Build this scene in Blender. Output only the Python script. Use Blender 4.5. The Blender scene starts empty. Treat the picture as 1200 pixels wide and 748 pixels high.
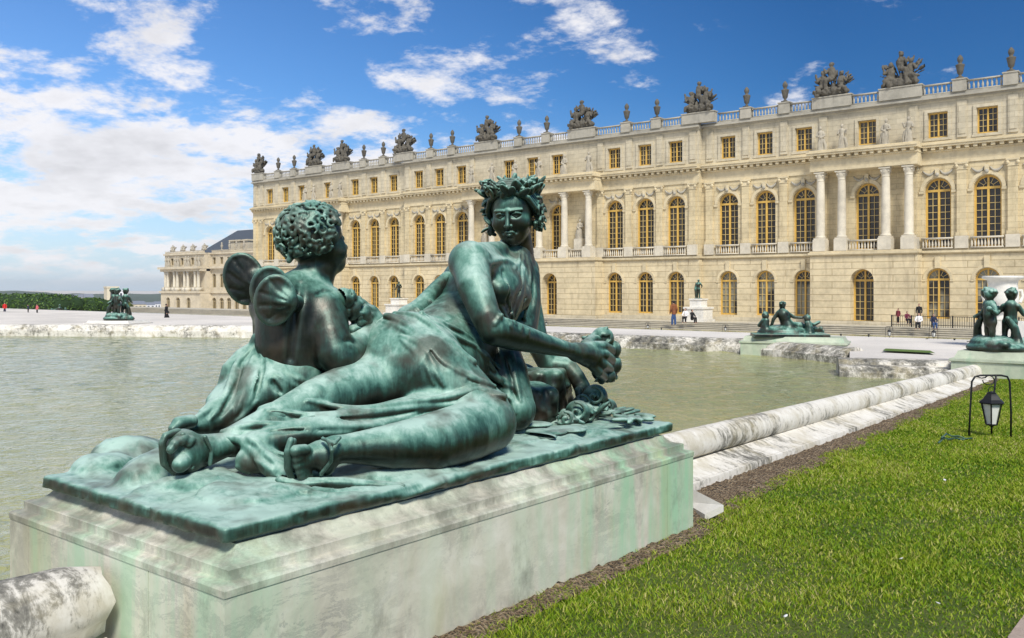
import bpy, bmesh, math, random
import numpy as np
from mathutils import Vector, Matrix

S = bpy.context.scene
COL = S.collection
PI = math.pi

# ------------------------------------------------------------------ camera
EYE = 1.6
FPX = 1052.0                       # focal length of the 1200 px wide photograph, in pixels
YAW = math.atan(851.0 / 1052.0)    # the basin runs along +Y, the palace front along X
cam = bpy.data.cameras.new("camera")
cam.sensor_width = 36.0
cam.lens = 36.0 * FPX / 1200.0
cam.shift_y = -35.0 / 1200.0
cam.clip_start = 0.05
cam.clip_end = 20000
camo = bpy.data.objects.new("camera", cam)
camo.location = (0, 0, EYE)
camo.rotation_euler = (PI / 2, 0, YAW)
COL.objects.link(camo)
S.camera = camo

# ------------------------------------------------------------------ sky and sun
SUN_DIR = Vector((0.62, -0.50, 0.85)).normalized()       # towards the sun
SUN_EL = math.asin(SUN_DIR.z)
SUN_AZ = math.atan2(SUN_DIR.x, SUN_DIR.y)
SKY_STRENGTH = 0.122
SUN_STRENGTH = 2.75
S.view_settings.view_transform = 'Standard'
S.view_settings.look = 'None'
S.view_settings.gamma = 1.0
S.view_settings.exposure = 0.68
S.view_settings.use_curve_mapping = False

world = bpy.data.worlds.new("World")
S.world = world
world.use_nodes = True
def build_sky():
    nt = world.node_tree
    nt.nodes.clear()
    N, L = nt.nodes.new, nt.links.new
    out = N('ShaderNodeOutputWorld')
    bg = N('ShaderNodeBackground')
    bg.inputs['Strength'].default_value = SKY_STRENGTH
    sky = N('ShaderNodeTexSky')
    sky.sky_type = 'NISHITA'
    sky.sun_disc = False
    sky.sun_elevation = SUN_EL
    sky.sun_rotation = SUN_AZ
    sky.air_density = 1.0
    sky.dust_density = 0.6
    sky.ozone_density = 3.0
    tc = N('ShaderNodeTexCoord')
    sep = N('ShaderNodeSeparateXYZ')
    L(tc.outputs['Generated'], sep.inputs[0])
    def math_(op, a, b=None, c=None, clamp=False):
        m = N('ShaderNodeMath'); m.operation = op; m.use_clamp = clamp
        for i, v in enumerate((a, b, c)):
            if v is None: continue
            if isinstance(v, (int, float)): m.inputs[i].default_value = v
            else: L(v, m.inputs[i])
        return m.outputs[0]
    zz = math_('ADD', math_('MAXIMUM', sep.outputs[2], 0.0), 0.22)
    u = math_('DIVIDE', sep.outputs[0], zz)
    v = math_('DIVIDE', sep.outputs[1], zz)
    comb = N('ShaderNodeCombineXYZ')
    L(u, comb.inputs[0]); L(v, comb.inputs[1])
    comb.inputs[2].default_value = SKY_SEED
    def noise(scale, detail, rough, dist=0.0, vec=None):
        n = N('ShaderNodeTexNoise'); n.noise_dimensions = '3D'
        n.inputs['Scale'].default_value = scale; n.inputs['Detail'].default_value = detail
        n.inputs['Roughness'].default_value = rough; n.inputs['Distortion'].default_value = dist
        L(vec or comb.outputs[0], n.inputs['Vector'])
        return n.outputs[0]
    big = noise(0.95, 2.0, 0.5)
    mid = noise(3.4, 12.0, 0.64, 0.10)
    # cloud cover thins out towards +X, where the photographed sky is clear
    side = math_('ADD', math_('MULTIPLY', sep.outputs[0], 0.78), math_('MULTIPLY', sep.outputs[1], 0.63))
    dens = math_('ADD', math_('MULTIPLY', big, 0.42), mid)
    dens = math_('SUBTRACT', dens, math_('MULTIPLY', side, CLOUD_SIDE))
    low = math_('SUBTRACT', 0.34, math_('MAXIMUM', sep.outputs[2], 0.0), clamp=True)
    dens = math_('ADD', dens, math_('MULTIPLY', low, CLOUD_LOW))
    ramp = N('ShaderNodeMapRange'); ramp.interpolation_type = 'SMOOTHSTEP'
    ramp.inputs[1].default_value = CLOUD_A; ramp.inputs[2].default_value = CLOUD_B
    L(dens, ramp.inputs[0])
    # cloud brightness: thick middles are greyer
    shade = N('ShaderNodeMapRange')
    shade.inputs[1].default_value = CLOUD_B - 0.05; shade.inputs[2].default_value = CLOUD_B + 0.42
    shade.inputs[3].default_value = 1.0; shade.inputs[4].default_value = 0.66
    fine = noise(4.2, 6.0, 0.55, 0.1)
    L(math_('ADD', dens, math_('MULTIPLY', math_('SUBTRACT', fine, 0.5), 0.9)), shade.inputs[0])
    cc = N('ShaderNodeMix'); cc.data_type = 'RGBA'; cc.blend_type = 'MULTIPLY'
    cc.inputs[0].default_value = 1.0
    cc.inputs[6].default_value = CLOUD_COL
    L(shade.outputs[0], cc.inputs[7])
    # the blue deepens towards +X, well away from the bright horizon
    pol = N('ShaderNodeMapRange'); pol.inputs[1].default_value = -0.55; pol.inputs[2].default_value = 0.45
    pol.inputs[3].default_value = 1.0; pol.inputs[4].default_value = SKY_DEEP
    L(math_('ADD', side, math_('MULTIPLY', sep.outputs[2], 0.5)), pol.inputs[0])
    hs = N('ShaderNodeHueSaturation')
    hs.inputs['Saturation'].default_value = SKY_SAT
    hs.inputs['Value'].default_value = SKY_VAL
    hs.inputs['Hue'].default_value = 0.5
    L(sky.outputs[0], hs.inputs['Color'])
    mix = N('ShaderNodeMix'); mix.data_type = 'RGBA'
    above = math_('MULTIPLY', sep.outputs[2], 40.0, clamp=True)
    L(math_('MULTIPLY', math_('MULTIPLY', ramp.outputs[0], above), 0.95), mix.inputs[0])
    tn = N('ShaderNodeMix'); tn.data_type = 'RGBA'; tn.blend_type = 'MULTIPLY'; tn.inputs[0].default_value = 1.0
    L(hs.outputs[0], tn.inputs[6]); tn.inputs[7].default_value = SKY_TINT
    dp = N('ShaderNodeMix'); dp.data_type = 'RGBA'; dp.blend_type = 'MULTIPLY'; dp.inputs[0].default_value = 1.0
    pc = N('ShaderNodeCombineXYZ'); L(math_('POWER', pol.outputs[0], 1.7), pc.inputs[0]); L(pol.outputs[0], pc.inputs[1]); L(math_('POWER', pol.outputs[0], 0.75), pc.inputs[2])
    L(tn.outputs[2], dp.inputs[6]); L(pc.outputs[0], dp.inputs[7])
    # bright haze along the horizon
    hz = math_('SUBTRACT', 1.0, math_('DIVIDE', math_('ABSOLUTE', sep.outputs[2]), 0.22), clamp=True)
    hm = N('ShaderNodeMix'); hm.data_type = 'RGBA'; L(math_('MULTIPLY', math_('MULTIPLY', hz, hz), 0.8), hm.inputs[0])
    L(dp.outputs[2], hm.inputs[6]); hm.inputs[7].default_value = (3.5, 4.1, 4.8, 1.0)
    L(hm.outputs[2], mix.inputs[6]); L(cc.outputs[2], mix.inputs[7])
    L(mix.outputs[2], bg.inputs[0]); L(bg.outputs[0], out.inputs[0])
SKY_SEED = 8.2; CLOUD_SIDE = 0.14; CLOUD_LOW = 0.20; CLOUD_A = 0.72; CLOUD_B = 0.865
CLOUD_COL = (4.9, 4.85, 5.0, 1.0); SKY_SAT = 1.12; SKY_VAL = 0.78; SKY_TINT = (.80, .92, 1.12, 1.0); SKY_DEEP = 0.36
build_sky()

sun = bpy.data.lights.new("sun", 'SUN')
sun.energy = SUN_STRENGTH
sun.angle = math.radians(14.0)
sun.color = (1.0, 0.955, 0.87)
suno = bpy.data.objects.new("sun", sun)
suno.rotation_euler = (-SUN_DIR).to_track_quat('-Z', 'Y').to_euler()
suno.location = (10, -10, 30)
COL.objects.link(suno)

S.render.engine = 'CYCLES'
S.cycles.use_denoising = True
S.cycles.max_bounces = 6
S.cycles.transparent_max_bounces = 6

# ------------------------------------------------------------------ helpers: measuring
FWD = np.array([-math.sin(YAW), math.cos(YAW), 0.0])
RGT = np.array([math.cos(YAW), math.sin(YAW), 0.0])
def ray(px, py):
    return FWD + RGT * ((px - 600.0) / FPX) + np.array([0, 0, (339.0 - py) / FPX])
def on_x(px, py, x):
    r = ray(px, py); return r * (x / r[0]) + np.array([0, 0, EYE])
def on_y(px, py, y):
    r = ray(px, py); return r * (y / r[1]) + np.array([0, 0, EYE])
def on_z(px, py, z):
    r = ray(px, py); return r * ((z - EYE) / r[2]) + np.array([0, 0, EYE])
def depth_of(p):
    return float((np.asarray(p) - [0, 0, EYE]) @ FWD)

# ------------------------------------------------------------------ helpers: objects
def tag(o, label=None, cat=None, group=None, kind=None):
    if label: o['label'] = label
    if cat: o['category'] = cat
    if group: o['group'] = group
    if kind: o['kind'] = kind
    return o
def empty(name, loc=(0, 0, 0), rz=0.0, label=None, cat=None, group=None):
    o = bpy.data.objects.new(name, None)
    o.empty_display_size = 0.2
    o.location = loc; o.rotation_euler = (0, 0, rz)
    COL.objects.link(o)
    return tag(o, label, cat, group)
def link(name, me, mat=None, parent=None, local=True):
    """Link a mesh. With a parent and local=False the mesh is in world coordinates."""
    o = bpy.data.objects.new(name, me)
    COL.objects.link(o)
    if mat is not None and len(me.materials) == 0: me.materials.append(mat)
    if parent is not None:
        o.parent = parent
        if not local:
            loc = parent.location; rz = parent.rotation_euler.z
            m = Matrix.Translation(loc) @ Matrix.Rotation(rz, 4, 'Z')
            o.matrix_parent_inverse = m.inverted()
    return o
def np_mesh(name, verts, faces, smooth=True):
    """faces: array (n,3|4) or list of tuples"""
    me = bpy.data.meshes.new(name)
    if isinstance(faces, np.ndarray):
        n, k = faces.shape
        me.vertices.add(len(verts)); me.vertices.foreach_set('co', np.asarray(verts, np.float32).ravel())
        me.loops.add(n * k); me.loops.foreach_set('vertex_index', faces.astype(np.int32).ravel())
        me.polygons.add(n)
        me.polygons.foreach_set('loop_start', np.arange(0, n * k, k, dtype=np.int32))
        me.polygons.foreach_set('loop_total', np.full(n, k, np.int32))
        me.update(calc_edges=True)
    else:
        me.from_pydata([tuple(map(float, v)) for v in verts], [], [tuple(map(int, f)) for f in faces])
        me.update()
    if smooth: me.polygons.foreach_set('use_smooth', np.ones(len(me.polygons), bool))
    return me
class MB:
    """Collects simple solids into one mesh."""
    def __init__(self): self.v = []; self.f = []
    def add(self, vs, fs):
        b = len(self.v); self.v += [tuple(map(float, p)) for p in vs]
        self.f += [tuple(b + i for i in q) for q in fs]; return self
    def box(self, x0, x1, y0, y1, z0, z1):
        vs = [(x, y, z) for z in (z0, z1) for y in (y0, y1) for x in (x0, x1)]
        return self.add(vs, [(0, 2, 3, 1), (4, 5, 7, 6), (0, 1, 5, 4), (2, 6, 7, 3), (0, 4, 6, 2), (1, 3, 7, 5)])
    def obox(self, c, ax, hx, hy, z0, z1):
        """box turned by ax about z"""
        ca, sa = math.cos(ax), math.sin(ax)
        vs = []
        for z in (z0, z1):
            for y in (-hy, hy):
                for x in (-hx, hx):
                    vs.append((c[0] + ca * x - sa * y, c[1] + sa * x + ca * y, z))
        return self.add(vs, [(0, 2, 3, 1), (4, 5, 7, 6), (0, 1, 5, 4), (2, 6, 7, 3), (0, 4, 6, 2), (1, 3, 7, 5)])
    def lathe(self, c, prof, n=16, cap=True):
        """prof: list of (r, z)"""
        b = []
        for r, z in prof:
            for k in range(n):
                a = 2 * PI * k / n
                b.append((c[0] + r * math.cos(a), c[1] + r * math.sin(a), c[2] + z))
        fs = []
        for i in range(len(prof) - 1):
            for k in range(n):
                k2 = (k + 1) % n
                fs.append((i * n + k, i * n + k2, (i + 1) * n + k2, (i + 1) * n + k))
        if cap:
            fs.append(tuple(range(n - 1, -1, -1)))
            fs.append(tuple((len(prof) - 1) * n + k for k in range(n)))
        return self.add(b, fs)
    def tube(self, pts, r, n=8):
        pts = [Vector(p) for p in pts]
        rs = r if isinstance(r, (list, tuple)) else [r] * len(pts)
        vs = []; up = Vector((0, 0, 1)); prev = None
        for i, p in enumerate(pts):
            d = (pts[min(i + 1, len(pts) - 1)] - pts[max(i - 1, 0)]).normalized()
            if prev is None:
                a = d.cross(up if abs(d.z) < 0.9 else Vector((1, 0, 0))).normalized()
            else:
                a = (prev - d * prev.dot(d)).normalized()
            prev = a; b = d.cross(a)
            for k in range(n):
                t = 2 * PI * k / n
                vs.append(p + (a * math.cos(t) + b * math.sin(t)) * rs[i])
        fs = []
        for i in range(len(pts) - 1):
            for k in range(n):
                k2 = (k + 1) % n
                fs.append((i * n + k, i * n + k2, (i + 1) * n + k2, (i + 1) * n + k))
        fs.append(tuple(range(n - 1, -1, -1))); fs.append(tuple((len(pts) - 1) * n + k for k in range(n)))
        return self.add(vs, fs)
    def mesh(self, name, smooth=False):
        me = bpy.data.meshes.new(name); me.from_pydata(self.v, [], self.f); me.update()
        if smooth: me.polygons.foreach_set('use_smooth', np.ones(len(me.polygons), bool))
        return me
    def build(self, name, mat, parent=None, smooth=False, local=True):
        return link(name, self.mesh(name, smooth), mat, parent, local)
def autosmooth(me, deg=35):
    me.polygons.foreach_set('use_smooth', np.ones(len(me.polygons), bool))
    try: me.set_sharp_from_angle(angle=math.radians(deg))
    except Exception: pass
    return me

# ------------------------------------------------------------------ helpers: materials
class Mat:
    def __init__(self, name):
        self.m = bpy.data.materials.new(name); self.m.use_nodes = True
        self.nt = self.m.node_tree; self.nt.nodes.clear()
        self.out = self.N('ShaderNodeOutputMaterial'); self.b = self.N('ShaderNodeBsdfPrincipled')
        self.L(self.b.outputs[0], self.out.inputs[0])
        self.tc = self.N('ShaderNodeTexCoord'); self.geo = None
    def N(self, t): return self.nt.nodes.new(t)
    def L(self, a, b): self.nt.links.new(a, b)
    def obj(self): return self.tc.outputs['Object']
    def pos(self):
        if self.geo is None: self.geo = self.N('ShaderNodeNewGeometry')
        return self.geo.outputs['Position']
    def normal(self):
        self.pos(); return self.geo.outputs['Normal']
    def mapping(self, vec, scale=(1, 1, 1), rot=(0, 0, 0), loc=(0, 0, 0)):
        m = self.N('ShaderNodeMapping'); self.L(vec, m.inputs[0])
        m.inputs['Scale'].default_value = scale; m.inputs['Rotation'].default_value = rot
        m.inputs['Location'].default_value = loc
        return m.outputs[0]
    def noise(self, vec, scale, detail=4, rough=0.55, dist=0.0):
        n = self.N('ShaderNodeTexNoise'); self.L(vec, n.inputs['Vector'])
        n.inputs['Scale'].default_value = scale; n.inputs['Detail'].default_value = detail
        n.inputs['Roughness'].default_value = rough; n.inputs['Distortion'].default_value = dist
        return n.outputs[0]
    def vor(self, vec, scale, feature='F1', out=0):
        n = self.N('ShaderNodeTexVoronoi'); n.feature = feature; self.L(vec, n.inputs['Vector'])
        n.inputs['Scale'].default_value = scale
        return n.outputs[out]
    def ramp(self, fac, stops, interp='LINEAR'):
        r = self.N('ShaderNodeValToRGB'); self.L(fac, r.inputs[0])
        cr = r.color_ramp; cr.interpolation = interp
        while len(cr.elements) < len(stops): cr.elements.new(0.5)
        for e, (p, c) in zip(cr.elements, stops):
            e.position = p
            e.color = (c, c, c, 1) if isinstance(c, (int, float)) else (*c, 1)
        return r.outputs[0]
    def math(self, op, a, b=None, clamp=False):
        m = self.N('ShaderNodeMath'); m.operation = op; m.use_clamp = clamp
        for i, v in enumerate((a, b)):
            if v is None: continue
            if isinstance(v, (int, float)): m.inputs[i].default_value = v
            else: self.L(v, m.inputs[i])
        return m.outputs[0]
    def mix(self, fac, a, b, mode='MIX'):
        m = self.N('ShaderNodeMix'); m.data_type = 'RGBA'; m.blend_type = mode
        for s, v in ((0, fac), (6, a), (7, b)):
            if isinstance(v, (int, float)) and s == 0: m.inputs[0].default_value = v
            elif isinstance(v, tuple): m.inputs[s].default_value = (*v, 1) if len(v) == 3 else v
            else: self.L(v, m.inputs[s])
        return m.outputs[2]
    def sep(self, vec):
        s = self.N('ShaderNodeSeparateXYZ'); self.L(vec, s.inputs[0]); return s.outputs
    def bump(self, h, strength=0.3, dist=0.02, nrm=None):
        b = self.N('ShaderNodeBump'); self.L(h, b.inputs['Height'])
        b.inputs['Strength'].default_value = strength; b.inputs['Distance'].default_value = dist
        if nrm is not None: self.L(nrm, b.inputs['Normal'])
        return b.outputs[0]
    def done(self, color=None, rough=0.7, metal=0.0, normal=None, spec=None):
        if isinstance(color, tuple): self.b.inputs['Base Color'].default_value = (*color, 1)
        elif color is not None: self.L(color, self.b.inputs['Base Color'])
        if isinstance(rough, (int, float)): self.b.inputs['Roughness'].default_value = rough
        else: self.L(rough, self.b.inputs['Roughness'])
        if isinstance(metal, (int, float)): self.b.inputs['Metallic'].default_value = metal
        else: self.L(metal, self.b.inputs['Metallic'])
        if normal is not None: self.L(normal, self.b.inputs['Normal'])
        if spec is not None: self.b.inputs['Specular IOR Level'].default_value = spec
        return self.m
def plain(name, c, rough=0.7, metal=0.0, var=0.12, scale=6.0):
    m = Mat(name)
    n = m.noise(m.obj(), scale, 4)
    lo = tuple(max(0, v * (1 - var)) for v in c); hi = tuple(v * (1 + var) for v in c)
    return m.done(m.ramp(n, [(0.3, lo), (0.7, hi)]), rough, metal)
# ------------------------------------------------------------------ materials
M = {}
def bronze(name, green=0.5, seed=0.0, fine=1.0):
    """weathered bronze: brown metal under a green patina, upper sides paler from rain wash and from lit and shaded tone painted in"""
    m = Mat(name); P = m.mapping(m.pos(), loc=(seed, seed * 2, seed))
    n1 = m.noise(P, 1.5 * fine, 8, 0.60, 0.3)
    n2 = m.noise(P, 9.0 * fine, 6, 0.65, 0.2)
    st = m.noise(m.mapping(m.pos(), scale=(22 * fine, 22 * fine, 2.6 * fine), loc=(seed, 1, 2)), 1.0, 6, 0.65, 0.5)
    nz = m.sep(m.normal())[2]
    up = m.math('MULTIPLY', m.math('ADD', nz, -0.05), 0.36)  # rain-washed tops; also paints lit tops and shaded flanks into the colour
    f = m.math('ADD', m.math('MULTIPLY', n1, 0.95), m.math('MULTIPLY', n2, 0.25))
    f = m.math('ADD', f, m.math('MULTIPLY', st, 0.36))
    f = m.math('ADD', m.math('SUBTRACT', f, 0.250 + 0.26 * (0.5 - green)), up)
    col = m.ramp(f, [(0.36, (0.009, 0.012, 0.009)), (0.47, (0.022, 0.024, 0.017)), (0.56, (0.018, 0.044, 0.032)),
                     (0.65, (0.046, 0.125, 0.094)), (0.76, (0.125, 0.270, 0.212)), (0.92, (0.40, 0.56, 0.48))])
    br = m.noise(P, 4.2 * fine, 4, 0.5)
    col = m.mix(m.ramp(br, [(0.51, 0.0), (0.66, 0.70)]), col, (0.060, 0.044, 0.030))
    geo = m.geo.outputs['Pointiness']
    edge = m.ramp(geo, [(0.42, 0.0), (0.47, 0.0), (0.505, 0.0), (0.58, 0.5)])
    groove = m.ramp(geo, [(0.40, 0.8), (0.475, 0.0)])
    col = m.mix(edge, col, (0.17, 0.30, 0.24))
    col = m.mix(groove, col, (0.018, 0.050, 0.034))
    bp = m.bump(m.noise(P, 60 * fine, 6, 0.75), 0.16, 0.006)
    bp = m.bump(n2, 0.12, 0.02, bp)
    ro = m.ramp(f, [(0.4, 0.31), (0.8, 0.50)])
    return m.done(col, ro, m.ramp(f, [(0.4, 0.45), (0.8, 0.05)]), bp)
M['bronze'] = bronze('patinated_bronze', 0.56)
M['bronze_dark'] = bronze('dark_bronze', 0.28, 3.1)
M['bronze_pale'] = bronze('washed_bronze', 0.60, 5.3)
def stone(name, base, dark=None, joints=None, stain=0.5, seed=0.0, scale=1.0, rough=0.85, soot=0.0):
    """limestone or marble with clouded colour, weather stains and (joints = block length, course height) fine masonry joints"""
    m = Mat(name); P = m.mapping(m.pos(), loc=(seed, -seed, seed * .7))
    n = m.noise(P, 0.35 * scale, 5, 0.6); n2 = m.noise(P, 2.2 * scale, 6, 0.65)
    lo = tuple(v * .72 for v in base); hi = tuple(min(.9, v * 1.18) for v in base)
    col = m.ramp(m.math('ADD', m.math('MULTIPLY', n, .55), m.math('MULTIPLY', n2, .45)), [(0.34, lo), (0.52, base), (0.68, hi)])
    st = m.noise(m.mapping(m.pos(), scale=(1.3 * scale, 1.3 * scale, 0.22 * scale), loc=(seed, 3, 0)), 1.0, 6, 0.65)
    dk = dark or tuple(v * .42 for v in base)
    col = m.mix(m.ramp(st, [(0.54, 0.0), (0.76, stain)]), col, dk)
    bmp = m.noise(P, 14 * scale, 5, 0.6)
    nrm = m.bump(bmp, 0.15, 0.01)
    if joints:
        s = m.sep(m.pos()); c = m.N('ShaderNodeCombineXYZ')
        m.L(m.math('ADD', s[0], s[1]), c.inputs[0]); m.L(s[2], c.inputs[1])
        b = m.N('ShaderNodeTexBrick'); m.L(c.outputs[0], b.inputs['Vector'])
        b.inputs['Scale'].default_value = 1.0; b.inputs['Brick Width'].default_value = joints[0]; b.inputs['Row Height'].default_value = joints[1]
        b.inputs['Mortar Size'].default_value = joints[2]; b.inputs['Mortar Smooth'].default_value = 0.3; b.inputs['Bias'].default_value = -0.2
        b.inputs['Color1'].default_value = (1, 1, 1, 1); b.inputs['Color2'].default_value = (.86, .86, .84, 1); b.inputs['Mortar'].default_value = (.58, .53, .45, 1)
        col = m.mix(0.8, col, b.outputs['Color'], 'MULTIPLY')
        nrm = m.bump(m.math('SUBTRACT', 1.0, b.outputs['Fac']), 0.6, 0.03, nrm)
    return m.done(col, rough, 0.0, nrm)
M['gold_stone'] = stone('gold_limestone', (.64, .53, .325), (.30, .23, .13), (1.35, .46, .012), .75)
M['rustic'] = stone('rusticated_limestone', (.65, .545, .35), (.33, .265, .17), (3.4, .56, .035), .7, 4.0)
M['attic_stone'] = stone('grey_limestone', (.57, .50, .36), (.27, .24, .18), (1.35, .46, .010), .6, 2.0)
M['trim'] = stone('trim_limestone', (.63, .53, .34), (.28, .23, .15), None, .45, 7.0)
M['roof_trim'] = stone('weathered_limestone', (.40, .37, .30), (.15, .14, .12), None, .7, 9.0)
M['white_stone'] = stone('pale_column_stone', (.62, .56, .44), (.36, .31, .23), None, .4, 1.0)
M['soot_stone'] = stone('sooty_stone', (.115, .102, .078), (.018, .018, .018), None, .95, 5.0, 2.0)
M['statue_stone'] = stone('statue_stone', (.42, .375, .29), (.11, .10, .08), None, .8, 6.0, 2.5)
M['step_stone'] = stone('step_stone', (.47, .43, .34), (.22, .20, .17), None, .5, 8.0)
M['wing_stone'] = stone('far_limestone', (.58, .50, .36), (.36, .31, .22), None, .3, 3.0)
M['white_marble'] = stone('white_marble', (.74, .71, .64), (.40, .37, .31), None, .4, 2.5, 3.0, 0.6)
M['slate'] = plain('slate', (.055, .068, .085), .6)
M['gild'] = plain('ochre_painted_wood', (.63, .395, .085), .5, 0, .12, 3)
M['iron'] = plain('black_iron', (.012, .013, .014), .45, .3)
M['foliage'] = None
def glass(name, curtain=False):
    m = Mat(name); P = m.pos()
    n = m.noise(m.mapping(P, scale=(.9, .9, .5)), 1.0, 3, .5)
    col = m.ramp(n, [(.35, (.012, .010, .008)), (.65, (.040, .032, .022))])
    if curtain:
        col = m.mix(m.ramp(m.noise(m.mapping(P, scale=(.45, .45, .30), loc=(7, 3, 1)), 1.0, 2, .5), [(.46, .0), (.54, .85)]), col, (.30, .29, .22))
    oi = m.N('ShaderNodeObjectInfo')
    col = m.mix(m.ramp(oi.outputs['Random'], [(.50, 0.0), (.62, .35), (.80, .9)], 'CONSTANT'), col, (.085, .070, .045))
    return m.done(col, .12, 0, m.bump(m.noise(P, 1.2, 2), .08, .05), .5)
M['glass'] = glass('dark_window_glass'); M['glass_curtain'] = glass('curtained_window_glass', True)

def marble_weathered(name, dark=0.0):
    """white marble coping blackened by lichen in ragged streaks"""
    m = Mat(name); P = m.pos()
    n1 = m.noise(P, 1.7, 6, .65, .4); n2 = m.noise(m.mapping(P, scale=(7, 16, 7)), 1.0, 7, .78, .4); n3 = m.noise(P, 30, 4, .7)
    f = m.math('ADD', m.math('ADD', m.math('MULTIPLY', n1, .45), m.math('MULTIPLY', n2, .45)), m.math('MULTIPLY', n3, .14))
    if dark: f = m.math('ADD', f, dark)
    col = m.ramp(f, [(.42, (.78, .75, .68)), (.53, (.66, .62, .54)), (.585, (.26, .245, .205)), (.67, (.05, .048, .04))])
    warm = m.noise(m.mapping(P, loc=(4, 1, 2)), 3.5, 5, .6)
    col = m.mix(m.ramp(warm, [(.5, 0.0), (.72, .6)]), col, (.36, .30, .16))
    nb = m.bump(m.math('ADD', m.math('MULTIPLY', n2, .6), n3), .12, .005)
    return m.done(col, .8, 0, nb)
M['coping'] = marble_weathered('weathered_marble'); M['coping_dark'] = marble_weathered('blackened_marble', .055)
def pedestal_marble(name='pedestal_marble', grime=0.0):
    m = Mat(name); P = m.pos()
    n = m.noise(P, 1.1, 6, .6, .3); n2 = m.noise(P, 5.0, 6, .7, .5)
    col = m.ramp(m.math('ADD', m.math('MULTIPLY', n, .6), m.math('MULTIPLY', n2, .4)), [(.36, (.42, .40, .32)), (.5, (.60, .57, .46)), (.64, (.74, .71, .61))])
    # grey veins running along the block
    v = m.noise(m.mapping(P, scale=(3.0, 1.6, 5.5), rot=(.45, 0, 0)), 1.6, 8, .80, .45)
    vb = m.noise(P, .9, 3, .5)
    vein = m.math('MULTIPLY', m.ramp(v, [(.50, 0.0), (.535, .75), (.56, .1), (.60, .7), (.66, 0.0)]), m.ramp(vb, [(.42, .0), (.62, .8)]))
    col = m.mix(vein, col, (.20, .20, .19))
    # copper green run-off in vertical streaks, strongest near the two ends
    s = m.sep(P)
    g = m.noise(m.mapping(P, scale=(5.5, 5.5, .55)), 1.0, 5, .6, .3)
    e1 = m.ramp(m.math('DIVIDE', s[1], 6.0), [(.30, .75), (.40, .15), (.60, .25), (.78, .95), (.9, 1.0)])
    col = m.mix(m.math('MULTIPLY', m.ramp(g, [(.40, 0.0), (.60, .9)]), e1), col, (.34, .58, .37))
    y = m.noise(m.mapping(P, scale=(3, 3, .5), loc=(9, 9, 9)), 1.0, 4, .6)
    col = m.mix(m.ramp(y, [(.52, 0.0), (.74, .6)]), col, (.44, .42, .20))
    d = m.noise(m.mapping(P, scale=(2, 2, 1.2), loc=(2, 5, 1)), 1.6, 7, .72)
    col = m.mix(m.ramp(d, [(.56 - grime, 0.0), (.74 - grime, .7)]), col, (.15, .15, .115))
    return m.done(col, .62, 0, m.bump(m.noise(P, 22, 6, .7), .14, .008))
M['pedestal'] = pedestal_marble(); M['pedestal_top'] = pedestal_marble('grimy_marble', .14)
def water_mat():
    m = Mat('pool_water'); P = m.pos()
    # ripples: short crests crossed by a longer swell
    w1 = m.noise(m.mapping(P, scale=(2.2, 2.2, 1)), 2.2, 4, .6, .6)
    w2 = m.noise(m.mapping(P, scale=(1.0, 1.0, 1)), 1.4, 3, .5, .3)
    w3 = m.noise(m.mapping(P, scale=(7, 7, 1)), 1.5, 3, .5)
    h = m.math('ADD', m.math('ADD', m.math('MULTIPLY', w1, .55), m.math('MULTIPLY', w2, .7)), m.math('MULTIPLY', w3, .16))
    c = m.noise(P, .12, 3, .5)
    col = m.ramp(c, [(.35, (.225, .245, .105)), (.65, (.315, .315, .130))])
    return m.done(col, .05, 0, m.bump(h, 1.0, .10), .5)
M['water'] = water_mat()
def lawn_mat():
    m = Mat('lawn_ground'); P = m.pos()
    n = m.noise(P, .6, 5, .6); n2 = m.noise(P, 45, 6, .8)
    col = m.ramp(m.math('ADD', m.math('MULTIPLY', n, .5), m.math('MULTIPLY', n2, .5)), [(.36, (.06, .105, .008)), (.5, (.105, .165, .014)), (.66, (.22, .22, .06))])
    return m.done(col, .9, 0, m.bump(m.noise(P, 90, 5, .8), 1.0, .03))
M['lawn'] = lawn_mat()
def blade_mat():
    m = Mat('grass_blades'); P = m.pos()
    at = m.N('ShaderNodeAttribute'); at.attribute_name = 'tint'
    n = m.noise(P, .8, 4, .6)
    f = m.math('ADD', m.math('MULTIPLY', at.outputs['Fac'], .55), m.math('MULTIPLY', n, .5))
    col = m.ramp(f, [(.20, (.062, .150, .004)), (.38, (.150, .270, .007)), (.54, (.290, .390, .016)), (.72, (.44, .44, .075)), (.90, (.58, .50, .25))])
    m.done(col, .55, 0, None, .3)
    t = m.N('ShaderNodeBsdfTranslucent'); m.L(col, t.inputs[0])
    a = m.N('ShaderNodeMixShader'); a.inputs[0].default_value = .30
    m.L(m.b.outputs[0], a.inputs[1]); m.L(t.outputs[0], a.inputs[2]); m.L(a.outputs[0], m.out.inputs[0])
    return m.m
M['blades'] = blade_mat()
def soil_mat():
    m = Mat('soil'); P = m.pos(); v = m.vor(P, 60); n = m.noise(P, 11, 8, .75)
    col = m.ramp(m.math('ADD', m.math('MULTIPLY', v, .5), m.math('MULTIPLY', n, .6)), [(.3, (.085, .052, .028)), (.5, (.20, .135, .075)), (.72, (.38, .29, .185))])
    return m.done(col, .95, 0, m.bump(m.math('ADD', v, n), 1.0, .04))
M['soil'] = soil_mat()
def gravel_mat(name, c):
    m = Mat(name); P = m.pos(); n = m.noise(P, .25, 5, .6); v = m.noise(P, 30, 4, .7)
    col = m.ramp(m.math('ADD', m.math('MULTIPLY', n, .6), m.math('MULTIPLY', v, .4)), [(.35, tuple(x * .70 for x in c)), (.65, tuple(min(.85, x * 1.12) for x in c))])
    return m.done(col, .95, 0, m.bump(v, .4, .02))
M['gravel'] = gravel_mat('pale_gravel', (.72, .67, .60))
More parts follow.
